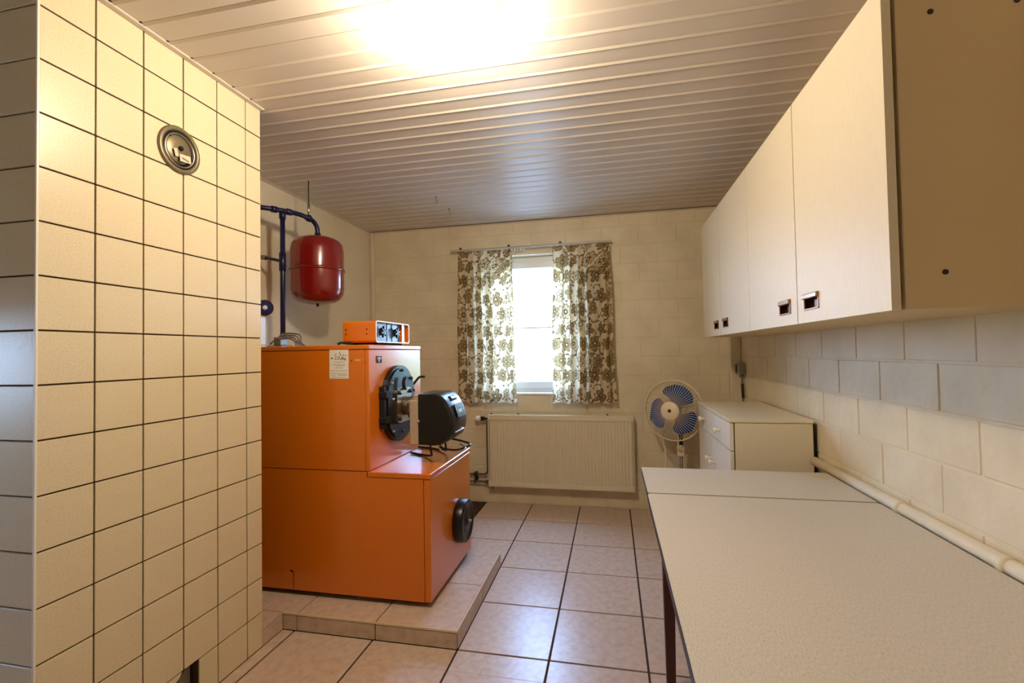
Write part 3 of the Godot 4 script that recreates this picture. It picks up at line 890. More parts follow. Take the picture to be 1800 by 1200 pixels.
	var bd := part(t, "badge", boxes([Vector3(xu, 1.243, -1.262), Vector3(xu + 0.002, 1.278, -1.205)]), M.black_and_shade, o, "small dark badge")
	st = stool()
	box2(st, Vector3(xu + 0.002, 1.262, -1.225), Vector3(xu + 0.003, 1.272, -1.212)); box2(st, Vector3(xu + 0.002, 1.262, -1.255), Vector3(xu + 0.003, 1.272, -1.242))
	part(bd, "emblem", done(st), M.sky_blue)
	part(bd, "emblem", boxes([Vector3(xu + 0.002, 1.248, -1.240), Vector3(xu + 0.003, 1.274, -1.228)]), M.paper)
	# loose bits on the top cover
	st = stool(true)
	tube(st, smooth_path([Vector3(0.165, yt + 0.006, -1.19), Vector3(0.18, yt + 0.014, -1.20), Vector3(0.20, yt + 0.01, -1.22), Vector3(0.23, yt + 0.008, -1.22)]), 0.006, 8)
	part(t, "sensor_cable", done(st), M.black_and_shade, o)

func pipes():
	var y := 2.166
	var t := thing("heating_pipe", "dark blue heating pipe rising from the boiler and bending to the red tank", "pipe", Vector3(-0.385, 1.336, -1.485))
	var o := -t.position
	var run := smooth_path([Vector3(-0.60, y, -1.30), Vector3(-0.46, y, -1.398), Vector3(-0.383, y, -1.485), Vector3(-0.335, y, -1.58), Vector3(-0.332, y - 0.002, -1.664), Vector3(-0.325, y - 0.012, -1.705), Vector3(-0.318, y - 0.045, -1.73), Vector3(-0.317, y - 0.09, -1.735), Vector3(-0.317, 2.05, -1.735)], 6)
	var st := stool(true)
	tube(st, run, 0.0145, 14)
	part(t, "overhead_run", done(st), M.blue_pipe, o)
	st = stool(true)
	cyl(st, Vector3(-0.385, 1.336, -1.485), Vector3(-0.383, y, -1.485), 0.0145, 0.0145, 16)
	part(t, "riser", done(st), M.blue_pipe, o)
	st = stool(true)
	tube(st, smooth_path([Vector3(-0.385, 1.858, -1.485), Vector3(-0.45, 1.875, -1.487), Vector3(-0.53, 1.892, -1.49)]), 0.009, 10)
	var b := part(t, "branch", done(st), M.blue_pipe, o)
	st = stool(true)
	cyl(st, Vector3(-0.505, 1.888, -1.489), Vector3(-0.535, 1.893, -1.49), 0.014, 0.014, 10)
	part(b, "end_valve", done(st), M.dull_steel)
	for s in [[Vector3(-0.383, y - 0.05, -1.485), Vector3(-0.383, y - 0.01, -1.485)], [Vector3(-0.425, y, -1.437), Vector3(-0.402, y, -1.463)], [Vector3(-0.372, y, -1.507), Vector3(-0.358, y, -1.533)], [Vector3(-0.385, 1.80, -1.485), Vector3(-0.385, 1.91, -1.485)], [Vector3(-0.331, y, -1.645), Vector3(-0.331, y - 0.003, -1.68)], [Vector3(-0.317, 2.05, -1.735), Vector3(-0.317, 2.085, -1.735)]]:
		st = stool(true)
		cyl(st, s[0], s[1], 0.0195, 0.0195, 14)
		part(t, "fitting", done(st), M.blue_pipe, o)
	st = stool(true)
	cyl(st, Vector3(-0.317, 2.038, -1.735), Vector3(-0.317, 2.062, -1.735), 0.018, 0.018, 6)
	part(t, "union_nut", done(st), M.dull_steel, o)
	var r := thing("pipe_hanger", "thin threaded rod hanging the blue pipe from the ceiling", "hanger", Vector3(-0.331, H, -1.664))
	st = stool(true)
	cyl(st, Vector3(0, 0, 0), Vector3(0, -0.16, 0), 0.0035, 0.0035, 8)
	part(r, "rod", done(st), M.dark_grey)
	st = stool(true)
	cyl(st, Vector3(0, -0.15, 0), Vector3(0, -0.226, 0), 0.008, 0.008, 8)
	part(r, "sleeve", done(st), M.steel)
	st = stool(true)
	var c := []
	for k in 17: c.append(Vector3(0.0195 * cos(TAU * k / 16), -0.244 + 0.0195 * sin(TAU * k / 16), 0))
	tube(st, c, 0.004, 6)
	part(r, "clip_ring", done(st), M.dark_grey)

	var tank := thing("expansion_tank", "glossy red expansion tank hanging from the blue pipe", "tank", Vector3(-0.322, 1.62, -1.737))
	st = stool(true)
	var R := 0.165
	lathe(st, [Vector2(0, 0.0), Vector2(0.06, 0.003), Vector2(0.11, 0.014), Vector2(0.14, 0.033), Vector2(0.158, 0.062), Vector2(R, 0.10), Vector2(R, 0.218)], 48)
	part(tank, "lower_shell", done(st), M.red)
	st = stool(true)
	lathe(st, [Vector2(R, 0.222), Vector2(R, 0.345), Vector2(0.158, 0.385), Vector2(0.14, 0.412), Vector2(0.11, 0.428), Vector2(0.06, 0.437), Vector2(0, 0.44)], 48)
	part(tank, "upper_shell", done(st), M.red)
	st = stool(true)
	lathe(st, [Vector2(R - 0.004, 0.208), Vector2(R + 0.006, 0.212), Vector2(R + 0.008, 0.220), Vector2(R + 0.006, 0.228), Vector2(R - 0.004, 0.232)], 48)
	part(tank, "seam_band", done(st), M.red)
	st = stool(true)
	cyl(st, Vector3(0, 0.004, 0), Vector3(0, -0.014, 0), 0.009, 0.007, 10)
	part(tank, "air_valve", done(st), M.black_and_shade)

	# fittings that peep out behind the chimney corner
	var g := thing("pressure_gauge", "round blue gauge with a red rim just behind the chimney corner", "gauge", Vector3(-0.555, 1.589, -1.54))
	var face := Basis(Vector3.UP, 0.75) * Basis(Vector3.RIGHT, PI / 2)
	st = stool(true)
	lathe(st, [Vector2(0.0, -0.03), Vector2(0.047, -0.03), Vector2(0.05, 0.0), Vector2(0.043, 0.004), Vector2(0.0, 0.004)], 32, Transform3D(face, Vector3.ZERO))
	part(g, "housing", done(st), mat(Color(0.30, 0.05, 0.07), 0.4))
	st = stool(true)
	lathe(st, [Vector2(0.0, 0.004), Vector2(0.042, 0.004), Vector2(0.040, 0.008), Vector2(0.0, 0.008)], 32, Transform3D(face, Vector3.ZERO))
	part(g, "face", done(st), mat(Color(0.12, 0.18, 0.42), 0.35))
	st = stool(true)
	lathe(st, [Vector2(0.0, 0.008), Vector2(0.015, 0.008), Vector2(0.013, 0.018), Vector2(0.0, 0.02)], 20, Transform3D(face, Vector3.ZERO))
	part(g, "boss", done(st), M.porcelain)
	st = stool(true)
	cyl(st, Vector3(0.0, 0.0, 0.0), Vector3(-0.05, 0, 0.02) , 0.012, 0.012, 10)
	part(g, "wall_stub", done(st), M.dull_steel)
	var p := thing("pump_housing", "pale round-faced pump behind the chimney corner on the boiler", "pump", Vector3(-0.49, 1.336, -1.42))
	st = stool()
	box2(st, Vector3(-0.06, 0.0, -0.05), Vector3(0.045, 0.016, 0.05), 0.004)
	box2(st, Vector3(-0.06, 0.016, -0.05), Vector3(0.005, 0.19, 0.05), 0.008)
	part(p, "body", done(st), M.pvc)
	st = stool(true)
	lathe(st, [Vector2(0.0, 0.0), Vector2(0.026, 0.0), Vector2(0.026, 0.01), Vector2(0.0, 0.01)], 24, Transform3D(Basis(Vector3.RIGHT, PI / 2), Vector3(-0.022, 0.108, 0.05)))
	var pf := part(p, "dial", done(st), M.navy)
	st = stool(true)
	lathe(st, [Vector2(0.0, 0.01), Vector2(0.021, 0.01), Vector2(0.021, 0.013), Vector2(0.0, 0.013)], 24, Transform3D(Basis(Vector3.RIGHT, PI / 2), Vector3(-0.022, 0.108, 0.05)))
	part(pf, "dial_face", done(st), M.porcelain)
	var w := thing("cable_bundle", "grey cables and clips lying on the boiler beside the blue pipe", "cables", Vector3(-0.29, 1.336, -1.40))
	st = stool()
	box2(st, Vector3(-0.10, 0.0, -0.05), Vector3(0.0, 0.012, 0.05), 0.003)
	box2(st, Vector3(-0.07, 0.012, -0.03), Vector3(-0.02, 0.06, 0.03), 0.004)
	part(w, "clamp_block", done(st), M.dull_steel)
	for k in 4:
		st = stool(true)
		tube(st, smooth_path([Vector3(-0.09 + 0.02 * k, 0.02 + 0.015 * k, 0.03 - 0.015 * k), Vector3(-0.05, 0.045 + 0.013 * k, 0.03 - 0.02 * k), Vector3(0.03 + 0.012 * k, 0.05 + 0.008 * k, 0.02 - 0.012 * k), Vector3(0.06 + 0.012 * k, 0.03, 0.01), Vector3(0.08 + 0.012 * k, 0.004, 0.03 - 0.012 * k)]), 0.0045, 8)
		part(w, "cable", done(st), M.grey)

# ---------------------------------------------------------------- radiator, curtains
func radiator():
	var x0 := 0.505
	var x1 := 1.705
	var y0 := 0.155
	var y1 := 0.762
	var zf := -2.868
	var t := thing("radiator", "cream ribbed panel radiator under the window", "radiator", Vector3((x0 + x1) / 2, y0, ZB + 0.06))
	var o := -t.position
	var st := stool()
	var n := 44
	var m := 0.022
	var pts := [Vector2(x0 + 0.012, zf - 0.008), Vector2(x0 + m - 0.004, zf - 0.001)]
	var pw := (x1 - x0 - 2 * m) / n
	for k in n:                                      # flat flutes between narrow pressed grooves
		var a := x0 + m + k * pw
		for q in [[0.0, 0.0], [0.12, -0.005], [0.30, -0.005], [0.42, 0.0], [0.7, 0.001], [1.0, 0.0]]: pts.append(Vector2(a + q[0] * pw, zf + q[1]))
	pts.append(Vector2(x1 - 0.012, zf - 0.008))
	for k in pts.size() - 1:
		var a: Vector2 = pts[k]
		var b: Vector2 = pts[k + 1]
		if b.x - a.x > 1e-6: quad(st, Vector3(a.x, y0 + 0.05, a.y), Vector3(b.x, y0 + 0.05, b.y), Vector3(b.x, y1 - 0.045, b.y), Vector3(a.x, y1 - 0.045, a.y))
	part(t, "front_panel", done(st), M.radiator, o)
	st = stool()
	box2(st, Vector3(x0 + 0.004, y1 - 0.046, zf - 0.03), Vector3(x1 - 0.004, y1 - 0.014, zf + 0.001), 0.005)
	box2(st, Vector3(x0 + 0.004, y0 + 0.004, zf - 0.03), Vector3(x1 - 0.004, y0 + 0.051, zf + 0.001), 0.006)
	part(t, "header", done(st), M.radiator, o)
	st = stool()
	box2(st, Vector3(x0, y1 - 0.016, ZB + 0.035), Vector3(x1, y1, zf - 0.002), 0.004)
	part(t, "top_grille", done(st), M.radiator, o)
	for x in [x0, x1 - 0.008]:
		part(t, "side_cover", boxes([Vector3(x, y0 + 0.005, ZB + 0.035), Vector3(x + 0.008, y1 - 0.004, zf + 0.003)], 0.003), M.radiator, o)
	part(t, "convector", boxes([Vector3(x0 + 0.01, y0 + 0.01, ZB + 0.036), Vector3(x1 - 0.01, y1 - 0.02, zf - 0.012)]), M.radiator, o)
	for x in [x0 + 0.22, x1 - 0.22]: part(t, "wall_bracket", boxes([Vector3(x, y0 + 0.05, ZB + 0.002), Vector3(x + 0.03, y1 - 0.08, ZB + 0.036)]), M.grey, o)
	for x in [0.525, 0.76, 1.50]:
		st = stool(true)
		cyl(st, Vector3(x, y1 - 0.002, ZB + 0.05), Vector3(x, y1 + 0.008, ZB + 0.05), 0.009, 0.007, 8)
		part(t, "clip", done(st), M.black_and_shade, o)
	st = stool(true)
	cyl(st, Vector3(x0 + 0.03, y0 + 0.006, zf - 0.02), Vector3(x0 + 0.03, y0 - 0.022, zf - 0.02), 0.004, 0.004, 8)
	part(t, "drain_plug", done(st), M.black_and_shade, o)
	# thermostatic valve
	st = stool(true)
	cyl(st, Vector3(x0, 0.725, -2.905), Vector3(0.445, 0.725, -2.905), 0.008, 0.008, 12)
	cyl(st, Vector3(0.47, 0.725, -2.905), Vector3(0.44, 0.725, -2.905), 0.016, 0.019, 12)
	part(t, "valve_body", done(st), M.black_and_shade, o)
	st = stool(true)
	lathe(st, [Vector2(0.0, 0.0), Vector2(0.021, 0.0), Vector2(0.024, 0.006), Vector2(0.024, 0.034), Vector2(0.018, 0.042), Vector2(0.0, 0.044)], 20, Transform3D(Basis(Vector3(0, 1, 0), Vector3(-1, 0, 0), Vector3(0, 0, 1)), Vector3(0.428, 0.725, -2.905)))
	part(t, "valve_head", done(st), M.porcelain, o, "cream thermostat knob")
	# feed pipes coming along the wall from behind the boiler
	var p := thing("radiator_pipe", "upper feed pipe running along the wall and up to the radiator valve", "pipe", Vector3(0.3, 0.245, -2.93), "radiator feed pipes")
	st = stool(true)
	tube(st, smooth_path([Vector3(-0.2, 0, 0), Vector3(0.12, 0, 0), Vector3(0.165, 0.006, 0.006), Vector3(0.185, 0.03, 0.015), Vector3(0.189, 0.07, 0.02), Vector3(0.189, 0.47, 0.025)], 5), 0.0085, 10)
	part(p, "pipe_run", done(st), M.old_pipe)
	p = thing("radiator_pipe", "lower return pipe running straight along the wall into the radiator", "pipe", Vector3(0.3, 0.185, -2.93), "radiator feed pipes")
	st = stool(true)
	cyl(st, Vector3(-0.2, 0, 0), Vector3(0.215, 0, 0.01), 0.0085, 0.0085, 10)
	part(p, "pipe_run", done(st), M.old_pipe)
	st = stool(true)
	cyl(st, Vector3(0.165, 0, 0.0085), Vector3(0.2, 0, 0.0095), 0.015, 0.015, 8)
	part(p, "union_nut", done(st), M.old_pipe)
	var cl := thing("pipe_clip", "dark double clip holding the two radiator pipes to the wall", "clip", Vector3(0.372, 0.215, ZB))
	part(cl, "saddle", boxes([Vector3(-0.016, -0.044, 0.0), Vector3(0.016, 0.044, 0.008), Vector3(-0.014, 0.018, 0.008), Vector3(0.014, 0.043, 0.054), Vector3(-0.014, -0.043, 0.008), Vector3(0.014, -0.018, 0.054)], 0.003), M.dark_grey)

func curtain(called_label: String, x0: float, x1: float, y0: float, y1: float, pleats: int, sd: int, spread: float):
	var t := thing("curtain", called_label, "curtain", Vector3((x0 + x1) / 2, y0, -2.895), "floral window curtains")
	var r := RandomNumberGenerator.new()
	r.seed = sd
	var nu := pleats * 14
	var nv := 34
	var ph := []
	var am := []
	for k in pleats + 2:
		ph.append(r.randf_range(-0.32, 0.32)); am.append(r.randf_range(0.6, 1.15))
	var grid := []
	for j in nv + 1:
		var v := float(j) / nv
		var y := lerpf(y1, y0, v)
		var row := []
		var len := 0.0
		var prev := Vector3.ZERO
		for i in nu + 1:
			var u := float(i) / nu
			var f := u * pleats
			var k := int(minf(f, pleats))
			var fr := f - k
			var a: float = lerpf(am[k], am[k + 1], fr)
			var p: float = lerpf(ph[k], ph[k + 1], fr)
			var depth := lerpf(0.010, 0.028, smoothstep(0.0, 0.25, v)) * a
			var s := TAU * f + p * 4.0
			var x := lerpf(x0, x1, u) + (u - 0.5) * spread * v + 0.008 * sin(2.0 * s + p) * v + 0.004 * sin(v * 9.0 + u * 5.0)
			var z := depth * sin(s) + 0.35 * depth * sin(2.0 * s + 1.3 + 5.0 * p) + 0.004 * sin(v * 7.0 + u * 11.0)
			if v < 0.012: z *= 0.6
			var q := Vector3(x, y + 0.006 * sin(s * 0.5) * v, z)
			if i > 0: len += Vector2(q.x - prev.x, q.z - prev.z).length()
			prev = q
			row.append([q - Vector3((x0 + x1) / 2, y0, 0), Vector2(len / 0.72 + sd * 0.37, v * (y1 - y0) / 0.82)])
		grid.append(row)
	for sec in [["cloth", 0, nv - 2], ["hem", nv - 2, nv]]:
		var st := stool(true)
		for j in range(sec[1], sec[2]):
			for i in nu:
				for e in [[0, 0], [0, 1], [1, 1], [0, 0], [1, 1], [1, 0]]:
					var g: Array = grid[j + e[0]][i + e[1]]
					st.set_uv(g[1]); st.add_vertex(g[0])
		part(t, sec[0], done(st), M.cloth)

func curtains():
	var t := thing("curtain_rail", "slim white curtain rail fixed to the wall above the window", "rail", Vector3(0.875, 2.175, -2.905))
	part(t, "track", boxes([Vector3(-0.69, -0.004, -0.009), Vector3(0.69, 0.012, 0.009)], 0.002), mat(Color(0.70, 0.67, 0.62), 0.35))
	for x in [-0.60, -0.17, 0.27]:
		var st := stool()
		box2(st, Vector3(x - 0.014, 0.0, ZB + 2.905), Vector3(x + 0.014, 0.006, 0.0))
		prism(st, [Vector2(x - 0.018, 0.012), Vector2(x + 0.018, 0.012), Vector2(x, 0.036)], 0.006, Transform3D(Basis(), Vector3(0, 0, -0.009)))
		part(t, "bracket", done(st), M.dark_grey)
	for k in 5:
		var st := stool(true)
		cyl(st, Vector3(-0.145 + 0.027 * k, -0.010, 0), Vector3(-0.145 + 0.027 * k, -0.026, 0), 0.007, 0.006, 8)
		part(t, "glider", done(st), M.pvc)
	curtain("left floral curtain, cream with olive-brown blossoms, drawn aside", 0.255, 0.735, 0.862, 2.163, 6, 3, 0.03)
	curtain("right floral curtain, cream with olive-brown blossoms, reaching the rail end", 1.082, 1.545, 0.862, 2.163, 6, 8, 0.045)

# ---------------------------------------------------------------- right side
func wall_cabinets():
	var yb := 1.364
	var yt := 2.122
	var xd := 2.17
	var units := [[-0.236, -1.347, -0.785, "near wall cabinet with two cream doors and a side panel coloured browner for shade"], [-1.351, -2.446, -1.931, "far wall cabinet with two cream doors, next to the window wall"]]
	for i in 2:
		var u: Array = units[i]
		var t := thing("wall_cabinet", u[3], "cabinet", Vector3(XR, yb, (u[0] + u[1]) / 2), "wall cabinets")
		var o := -t.position
		part(t, "carcass", boxes([Vector3(xd + 0.028, yb, u[1]), Vector3(XR, yt, u[0])], 0.0015), M.cabinet_shaded, o)
		for k in 2:
			var za: float = (u[0] if k == 0 else u[2]) - (0.0 if k == 0 else 0.003)
			var zb: float = (u[2] if k == 0 else u[1]) + (0.003 if k == 0 else 0.0)
			# pull near the meeting edge of the two doors
			var hz: float = u[2] + (0.115 if k == 0 else -0.115)
			var hw := 0.056
			var h0 := yb + 0.040
			var h1 := yb + 0.092
			var d := part(t, "door", boxes([Vector3(xd, yb, zb), Vector3(xd + 0.019, h0, za), Vector3(xd, h1, zb), Vector3(xd + 0.019, yt, za),
				Vector3(xd, h0, zb), Vector3(xd + 0.019, h1, hz - hw), Vector3(xd, h0, hz + hw), Vector3(xd + 0.019, h1, za)]), M.cabinet, o)
			var st := stool()
			var rim := 0.005
			box2(st, Vector3(xd - 0.003, h0, hz - hw), Vector3(xd + 0.002, h0 + rim, hz + hw), 0.001)
			box2(st, Vector3(xd - 0.003, h0, hz - hw), Vector3(xd + 0.002, h1, hz - hw + rim), 0.001)
			box2(st, Vector3(xd - 0.003, h0, hz + hw - rim), Vector3(xd + 0.002, h1, hz + hw), 0.001)
			box2(st, Vector3(xd - 0.009, h1 - 0.017, hz - hw), Vector3(xd + 0.002, h1, hz + hw), 0.003)
			var p := part(d, "pull", done(st), M.pull_rim, Vector3.ZERO, "recessed copper-brown pull")
			part(d, "pull_recess", boxes([Vector3(xd + 0.016, h0, hz - hw), Vector3(xd + 0.019, h1, hz + hw), Vector3(xd, h0 + 0.0005, hz - hw), Vector3(xd + 0.016, h0 + 0.003, hz + hw), Vector3(xd, h0, hz - hw), Vector3(xd + 0.016, h1, hz - hw + 0.002), Vector3(xd, h0, hz + hw - 0.002), Vector3(xd + 0.016, h1, hz + hw)]), M.copper)
			p.set_meta("label", "recessed copper-brown pull")
		if i == 0:
			for h in [Vector2(2.268, 2.039), Vector2(2.277, 1.446), Vector2(2.432, 2.037)]:
				var st := stool(true)
				lathe(st, [Vector2(0.0, 0.0), Vector2(0.0062, 0.0), Vector2(0.0062, 0.0012), Vector2(0.004, 0.0016), Vector2(0.0, 0.0010)], 16, Transform3D(Basis(Vector3.RIGHT, PI / 2), Vector3(h.x, h.y, u[0])))
				part(t, "screw_hole_cap", done(st), mat(Color(0.16, 0.08, 0.04), 0.6), o)

func table():
	var y := 0.72
	var t := thing("table", "long pale laminate table with dark edges and dark red legs along the right wall", "table", Vector3(2.07, 0.0, -0.2))
	var o := -t.position
	var slab := func(xa: float, xb: float, za: float, zb: float, r: float, y1: float, th: float) -> ArrayMesh:
		var st := stool()
		var pl := ring_poly(xb - xa, zb - za, r, 5)
		prism(st, pl, th, Transform3D(Basis(Vector3(1, 0, 0), Vector3(0, 0, -1), Vector3(0, 1, 0)), Vector3((xa + xb) / 2, y1 - th, (za + zb) / 2)))
		return done(st)
	var top := part(t, "tabletop", slab.call(1.670, 2.473, -0.945, 0.62, 0.016, y, 0.004), M.formica, o, "pale speckled laminate top")
	part(top, "edge_band", slab.call(1.6685, 2.4745, -0.9465, 0.6215, 0.017, y - 0.0035, 0.021), M.dark_edge, Vector3.ZERO, "black edge band")
	var leaf := part(t, "extension_leaf", slab.call(1.672, 2.473, -1.372, -0.958, 0.006, y, 0.004), M.formica, o, "pulled-out extension leaf of the table")
	part(leaf, "edge_band", slab.call(1.6705, 2.4745, -1.3735, -0.9565, 0.006, y - 0.0035, 0.021), M.dark_edge)
	part(t, "apron", boxes([Vector3(1.712, y - 0.105, -0.92), Vector3(1.73, y - 0.025, 0.59), Vector3(2.42, y - 0.105, -0.92), Vector3(2.438, y - 0.025, 0.59), Vector3(1.73, y - 0.105, -0.92), Vector3(2.42, y - 0.025, -0.902), Vector3(1.73, y - 0.105, 0.572), Vector3(2.42, y - 0.025, 0.59)]), M.red_wood, o)
	for x in [1.685, 2.44]: part(t, "slide_rail", boxes([Vector3(x, y - 0.045, -1.30), Vector3(x + 0.012, y - 0.026, -0.30)], 0.002), M.dull_steel, o)
	for z in [-0.92, 0.55]:
		for x in [1.712, 2.395]:
			var st := stool()
			var q := []
			for yy in [[0.0, 0.016], [y - 0.025, 0.0235]]:
				for c in [[-1, -1], [1, -1], [1, 1], [-1, 1]]: q.append(Vector3(x + 0.0235 + c[0] * yy[1], yy[0], z + 0.0235 + c[1] * yy[1]))
			for k in 4:
				var j := (k + 1) % 4
				quad(st, q[j], q[k], q[4 + k], q[4 + j])
			quad(st, q[4], q[7], q[6], q[5]); quad(st, q[0], q[1], q[2], q[3])
			part(t, "leg", done(st), M.red_wood, o)

func wall_pipe():
	var t := thing("wall_pipe", "cream painted pipe running along the right wall just above the table", "pipe", Vector3(2.4975, 0.731, -0.45))
	var st := stool(true)
	tube(st, [Vector3(0, 0, -1.106), Vector3(0, 0, 0.3), Vector3(0, 0, 1.6)], 0.0215, 16)
	part(t, "pipe_run", done(st), M.paint)
	for z in [-0.42, 0.02]:
		st = stool(true)
		cyl(st, Vector3(-0.002, 0.0, z), Vector3(-0.002, 0.0, z + 0.022), 0.0245, 0.0245, 16)
		part(t, "clip", done(st), M.paint)

func chest():
	var x0 := 2.118
	var z0 := -2.43
	var z1 := -1.56
	var y := 0.929
	var t := thing("sideboard", "cream sideboard with drawer fronts coloured paler for daylight and round white knobs beyond the table", "sideboard", Vector3(2.31, 0.0, -2.0))
	var o := -t.position
	part(t, "carcass", boxes([Vector3(x0 + 0.024, 0.05, z0 + 0.004), Vector3(2.497, y - 0.019, z1 - 0.004), Vector3(x0 + 0.05, 0.0, z0 + 0.03), Vector3(2.48, 0.05, z1 - 0.03)], 0.002), M.chest, o)
	part(t, "top_board", boxes([Vector3(x0 - 0.004, y - 0.018, z0), Vector3(2.500, y, z1)], 0.003), M.chest, o)
	part(t, "shade_back_panel", boxes([Vector3(2.4975, 0.05, z0 + 0.006), Vector3(2.5025, y - 0.022, z1 - 0.006)]), M.dark_edge, o, "back panel edge, black for the shaded gap at the wall")  # blackened to paint the shaded gap between sideboard and wall
	var zm := (z0 + z1) / 2
	var knob := func(p: Node3D, at: Vector3):
		var st := stool(true)
		lathe(st, [Vector2(0.0, 0.0), Vector2(0.008, 0.0), Vector2(0.007, 0.012), Vector2(0.009, 0.018), Vector2(0.015, 0.023), Vector2(0.0165, 0.029), Vector2(0.014, 0.035), Vector2(0.0, 0.038)], 18, Transform3D(Basis(Vector3(0, 1, 0), Vector3(-1, 0, 0), Vector3(0, 0, 1)), at))
		part(p, "knob", done(st), M.porcelain)
	for s in [[z0 + 0.003, zm - 0.0015, -2.24], [zm + 0.0015, z1 - 0.003, -1.79]]:
		var d := part(t, "drawer", boxes([Vector3(x0, 0.770, s[0]), Vector3(x0 + 0.018, y - 0.022, s[1])], 0.002), M.chest_daylit, o)
		knob.call(d, Vector3(x0, 0.837, s[2]))
	for s in [[z0 + 0.003, zm - 0.0015, zm - 0.055], [zm + 0.0015, z1 - 0.003, zm + 0.055]]:
		var d := part(t, "door", boxes([Vector3(x0, 0.055, s[0]), Vector3(x0 + 0.018, 0.765, s[1])], 0.002), M.chest_daylit, o)
		knob.call(d, Vector3(x0, 0.628, s[2]))

func fan():
	var hub := Vector3(1.972, 0.846, -2.585)
	var yaw := -0.50
	var bs := Basis(Vector3.UP, yaw) * Basis(Vector3.RIGHT, -0.05)
	var t := thing("pedestal_fan", "cream pedestal fan with blue blades between the radiator and the sideboard", "fan", Vector3(2.035, 0.0, -2.72))
	var o := -t.position
	var X := Transform3D(bs, hub)                    # local +z is the way the air goes
	var zl := Transform3D(bs * Basis(Vector3.RIGHT, PI / 2), hub)   # lathe axis -> local z
	var R := 0.216
	var st := stool(true)
	lathe(st, [Vector2(0.0, 0.0), Vector2(0.19, 0.0), Vector2(0.19, 0.02), Vector2(0.06, 0.05), Vector2(0.03, 0.08), Vector2(0.0, 0.08)], 36, Transform3D(Basis(), Vector3(2.035, 0.0, -2.72)))
	part(t, "base", done(st), M.fan_cream, o)
	st = stool(true)
	cyl(st, Vector3(2.035, 0.07, -2.72), Vector3(2.035, 0.52, -2.72), 0.011, 0.011, 14)
	part(t, "pole", done(st), M.dull_steel, o)
	st = stool()
	box2(st, Vector3(2.008, 0.49, -2.745), Vector3(2.062, 0.565, -2.69), 0.008)
	box2(st, Vector3(2.012, 0.56, -2.74), Vector3(2.056, 0.67, -2.70), 0.008)
	var nk := part(t, "switch_neck", done(st), M.fan_cream, o)
	st = stool()
	box2(st, Vector3(2.020, 0.575, -2.701), Vector3(2.047, 0.655, -2.692), 0.003)
	part(nk, "switch_panel", done(st), M.navy)
	st = stool(true)
	cyl(st, Vector3(2.034, 0.568, -2.700), Vector3(2.034, 0.568, -2.688), 0.011, 0.009, 12)
	part(nk, "switch_knob", done(st), M.porcelain)
	st = stool()
	box(st, Vector3(2.03, 0.72, -2.71), Vector3(0.034, 0.13, 0.034), 0.006, Basis(Vector3.FORWARD, 0.05))
	part(t, "tilt_joint", done(st), M.navy, o)
	st = stool(true)
	lathe(st, [Vector2(0.0, -0.20), Vector2(0.03, -0.195), Vector2(0.05, -0.17), Vector2(0.055, -0.08), Vector2(0.06, -0.055), Vector2(0.0, -0.05)], 28, zl)
	part(t, "motor_housing", done(st), M.fan_cream, o)
	for k in 3:                                      # blades, pitched and rounded
		st = stool(true)
		var a0 := deg_to_rad(66.0) + TAU * k / 3
		var nr := 14
		var na := 14
		var P := func(i: int, j: int) -> Vector3:
			var s := float(i) / nr
			var q := float(j) / na * 2.0 - 1.0
			var r := 0.045 + s * 0.142
			var half := lerpf(0.50, 0.86, minf(1.0, s * 1.6)) * sqrt(maxf(0.0, 1.0 - pow(maxf(0.0, (s - 0.55) / 0.45), 2.4)) * 0.97 + 0.03)
			var a := a0 + q * half + 0.18 * s
			return X * Vector3(cos(a) * r, sin(a) * r, 0.020 * q * (0.5 + 0.5 * s) - 0.005)
		for i in nr:
			for j in na:
				quad(st, P.call(i, j), P.call(i + 1, j), P.call(i + 1, j + 1), P.call(i, j + 1))
				var e := X.basis.z * -0.002
				quad(st, P.call(i, j + 1) + e, P.call(i + 1, j + 1) + e, P.call(i + 1, j) + e, P.call(i, j) + e)
		part(t, "blade", done(st), M.fan_blade, o, "blue plastic blade")
	st = stool(true)
	lathe(st, [Vector2(0.0, -0.05), Vector2(0.045, -0.05), Vector2(0.045, 0.02), Vector2(0.0, 0.025)], 28, zl)
	part(t, "rotor_hub", done(st), M.fan_blade, o)
	var ringpts := func(r: float, z: float, n: int) -> Array:
		var out := []
		for k in n + 1: out.append(X * Vector3(r * cos(TAU * k / n), r * sin(TAU * k / n), z))
		return out
	for side in 2:                                   # front and rear guard baskets
		st = stool(true)
		var zs := 1.0 if side == 0 else -1.0
		tube(st, ringpts.call(R, 0.004 * zs, 48), 0.0052, 6)
		if side == 1: tube(st, ringpts.call(0.14, -0.052, 40), 0.002, 5)
		for k in 64:
			var a := TAU * k / 64
			var pts := []
			for q in [[0.062, 0.066], [0.10, 0.064], [0.15, 0.056], [0.19, 0.042], [0.208, 0.026], [R, 0.003]]:
				pts.append(X * Vector3(q[0] * cos(a), q[0] * sin(a), q[1] * zs))
			tube(st, pts, 0.0015, 4)
		part(t, "front_guard" if side == 0 else "rear_guard", done(st), M.fan_cream, o)
	st = stool(true)
	lathe(st, [Vector2(0.0, 0.058), Vector2(0.066, 0.058), Vector2(0.066, 0.067), Vector2(0.060, 0.072), Vector2(0.0, 0.074)], 36, zl)
	var cap := part(t, "center_cap", done(st), M.fan_cream, o)
	st = stool(true)
	lathe(st, [Vector2(0.0, 0.074), Vector2(0.013, 0.074), Vector2(0.012, 0.0765), Vector2(0.0, 0.077)], 20, zl)
	part(cap, "emblem", done(st), M.copper)
	st = stool(true)
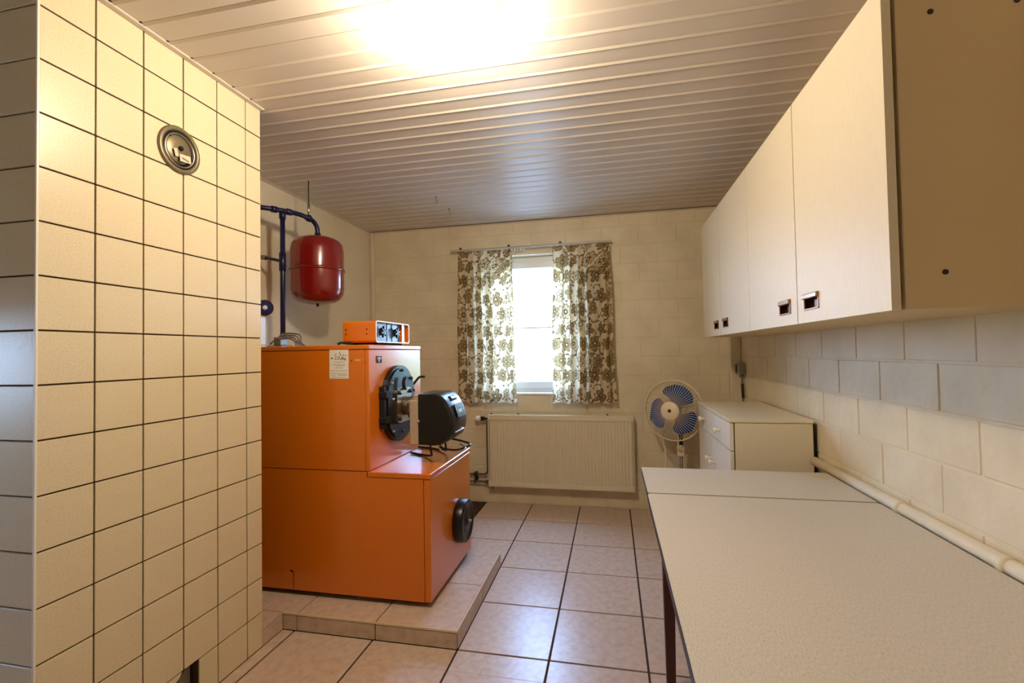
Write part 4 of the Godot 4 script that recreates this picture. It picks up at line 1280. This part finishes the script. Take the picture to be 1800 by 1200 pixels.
	tube(st, smooth_path([Vector3(2.02, 0.64, -2.75), Vector3(1.97, 0.68, -2.76), Vector3(1.915, 0.62, -2.74), Vector3(1.925, 0.50, -2.73), Vector3(1.915, 0.38, -2.72), Vector3(1.90, 0.10, -2.75), Vector3(1.96, 0.012, -2.8)]), 0.0038, 8)
	part(t, "power_cord", done(st), M.porcelain, o)

func wall_socket():
	var t := thing("wall_socket", "grey surface-mounted socket box with a plug in the far right corner", "socket", Vector3(XR, 1.13, -2.83))
	part(t, "housing", boxes([Vector3(-0.052, -0.038, -0.04), Vector3(0.0, 0.042, 0.035)], 0.005), mat(Color(0.62, 0.60, 0.56), 0.5))
	part(t, "plug_face", boxes([Vector3(-0.058, -0.03, -0.034), Vector3(-0.052, 0.034, -0.005)], 0.002), M.dark_grey)
	part(t, "cable_gland", boxes([Vector3(-0.036, -0.066, -0.012), Vector3(-0.008, -0.038, 0.016)], 0.004), M.grey)
	var st := stool(true)
	tube(st, smooth_path([Vector3(-0.02, -0.06, 0.0), Vector3(-0.022, -0.12, 0.0), Vector3(-0.018, -0.20, 0.005), Vector3(-0.02, -0.34, 0.0), Vector3(-0.022, -0.6, 0.0)]), 0.007, 8)
	part(t, "cable", done(st), M.grey)
	st = stool(true)
	cyl(st, Vector3(-0.02, -0.11, 0.002), Vector3(-0.018, -0.215, 0.006), 0.011, 0.010, 10)
	part(t, "cable_sleeve", done(st), M.dark_grey)

func hooks():
	var spots := [[Vector3(0.341, H, -2.161), "small ceiling hook nearer the lamp of the two"], [Vector3(0.333, H, -2.461), "small ceiling hook nearer the window of the two"]]
	for s in spots:
		var t := thing("ceiling_hook", s[1], "hook", s[0], "ceiling hooks")
		var st := stool(true)
		tube(st, smooth_path([Vector3(0, 0.002, 0), Vector3(0, -0.02, 0), Vector3(0.006, -0.03, 0), Vector3(0.013, -0.04, 0), Vector3(0.006, -0.052, 0), Vector3(-0.005, -0.046, 0)]), 0.0028, 6)
		part(t, "hook", done(st), M.steel)
		st = stool(true)
		cyl(st, Vector3(0, 0.0, 0), Vector3(0, -0.004, 0), 0.008, 0.008, 10)
		part(t, "plate", done(st), M.dark_grey)

func _ready():
	rng.seed = 2024
	camera_and_light()
	make_materials()
	floor_and_ceiling()
	walls()
	outside()
	chimney()
	plinth()
	ceiling_lamp()
	boiler()
	wall_cabinets()
	table()
	chest()
	pipes()
	radiator()
	curtains()
	fan()
	wall_pipe()
	flue_cover()
	wall_socket()
	hooks()
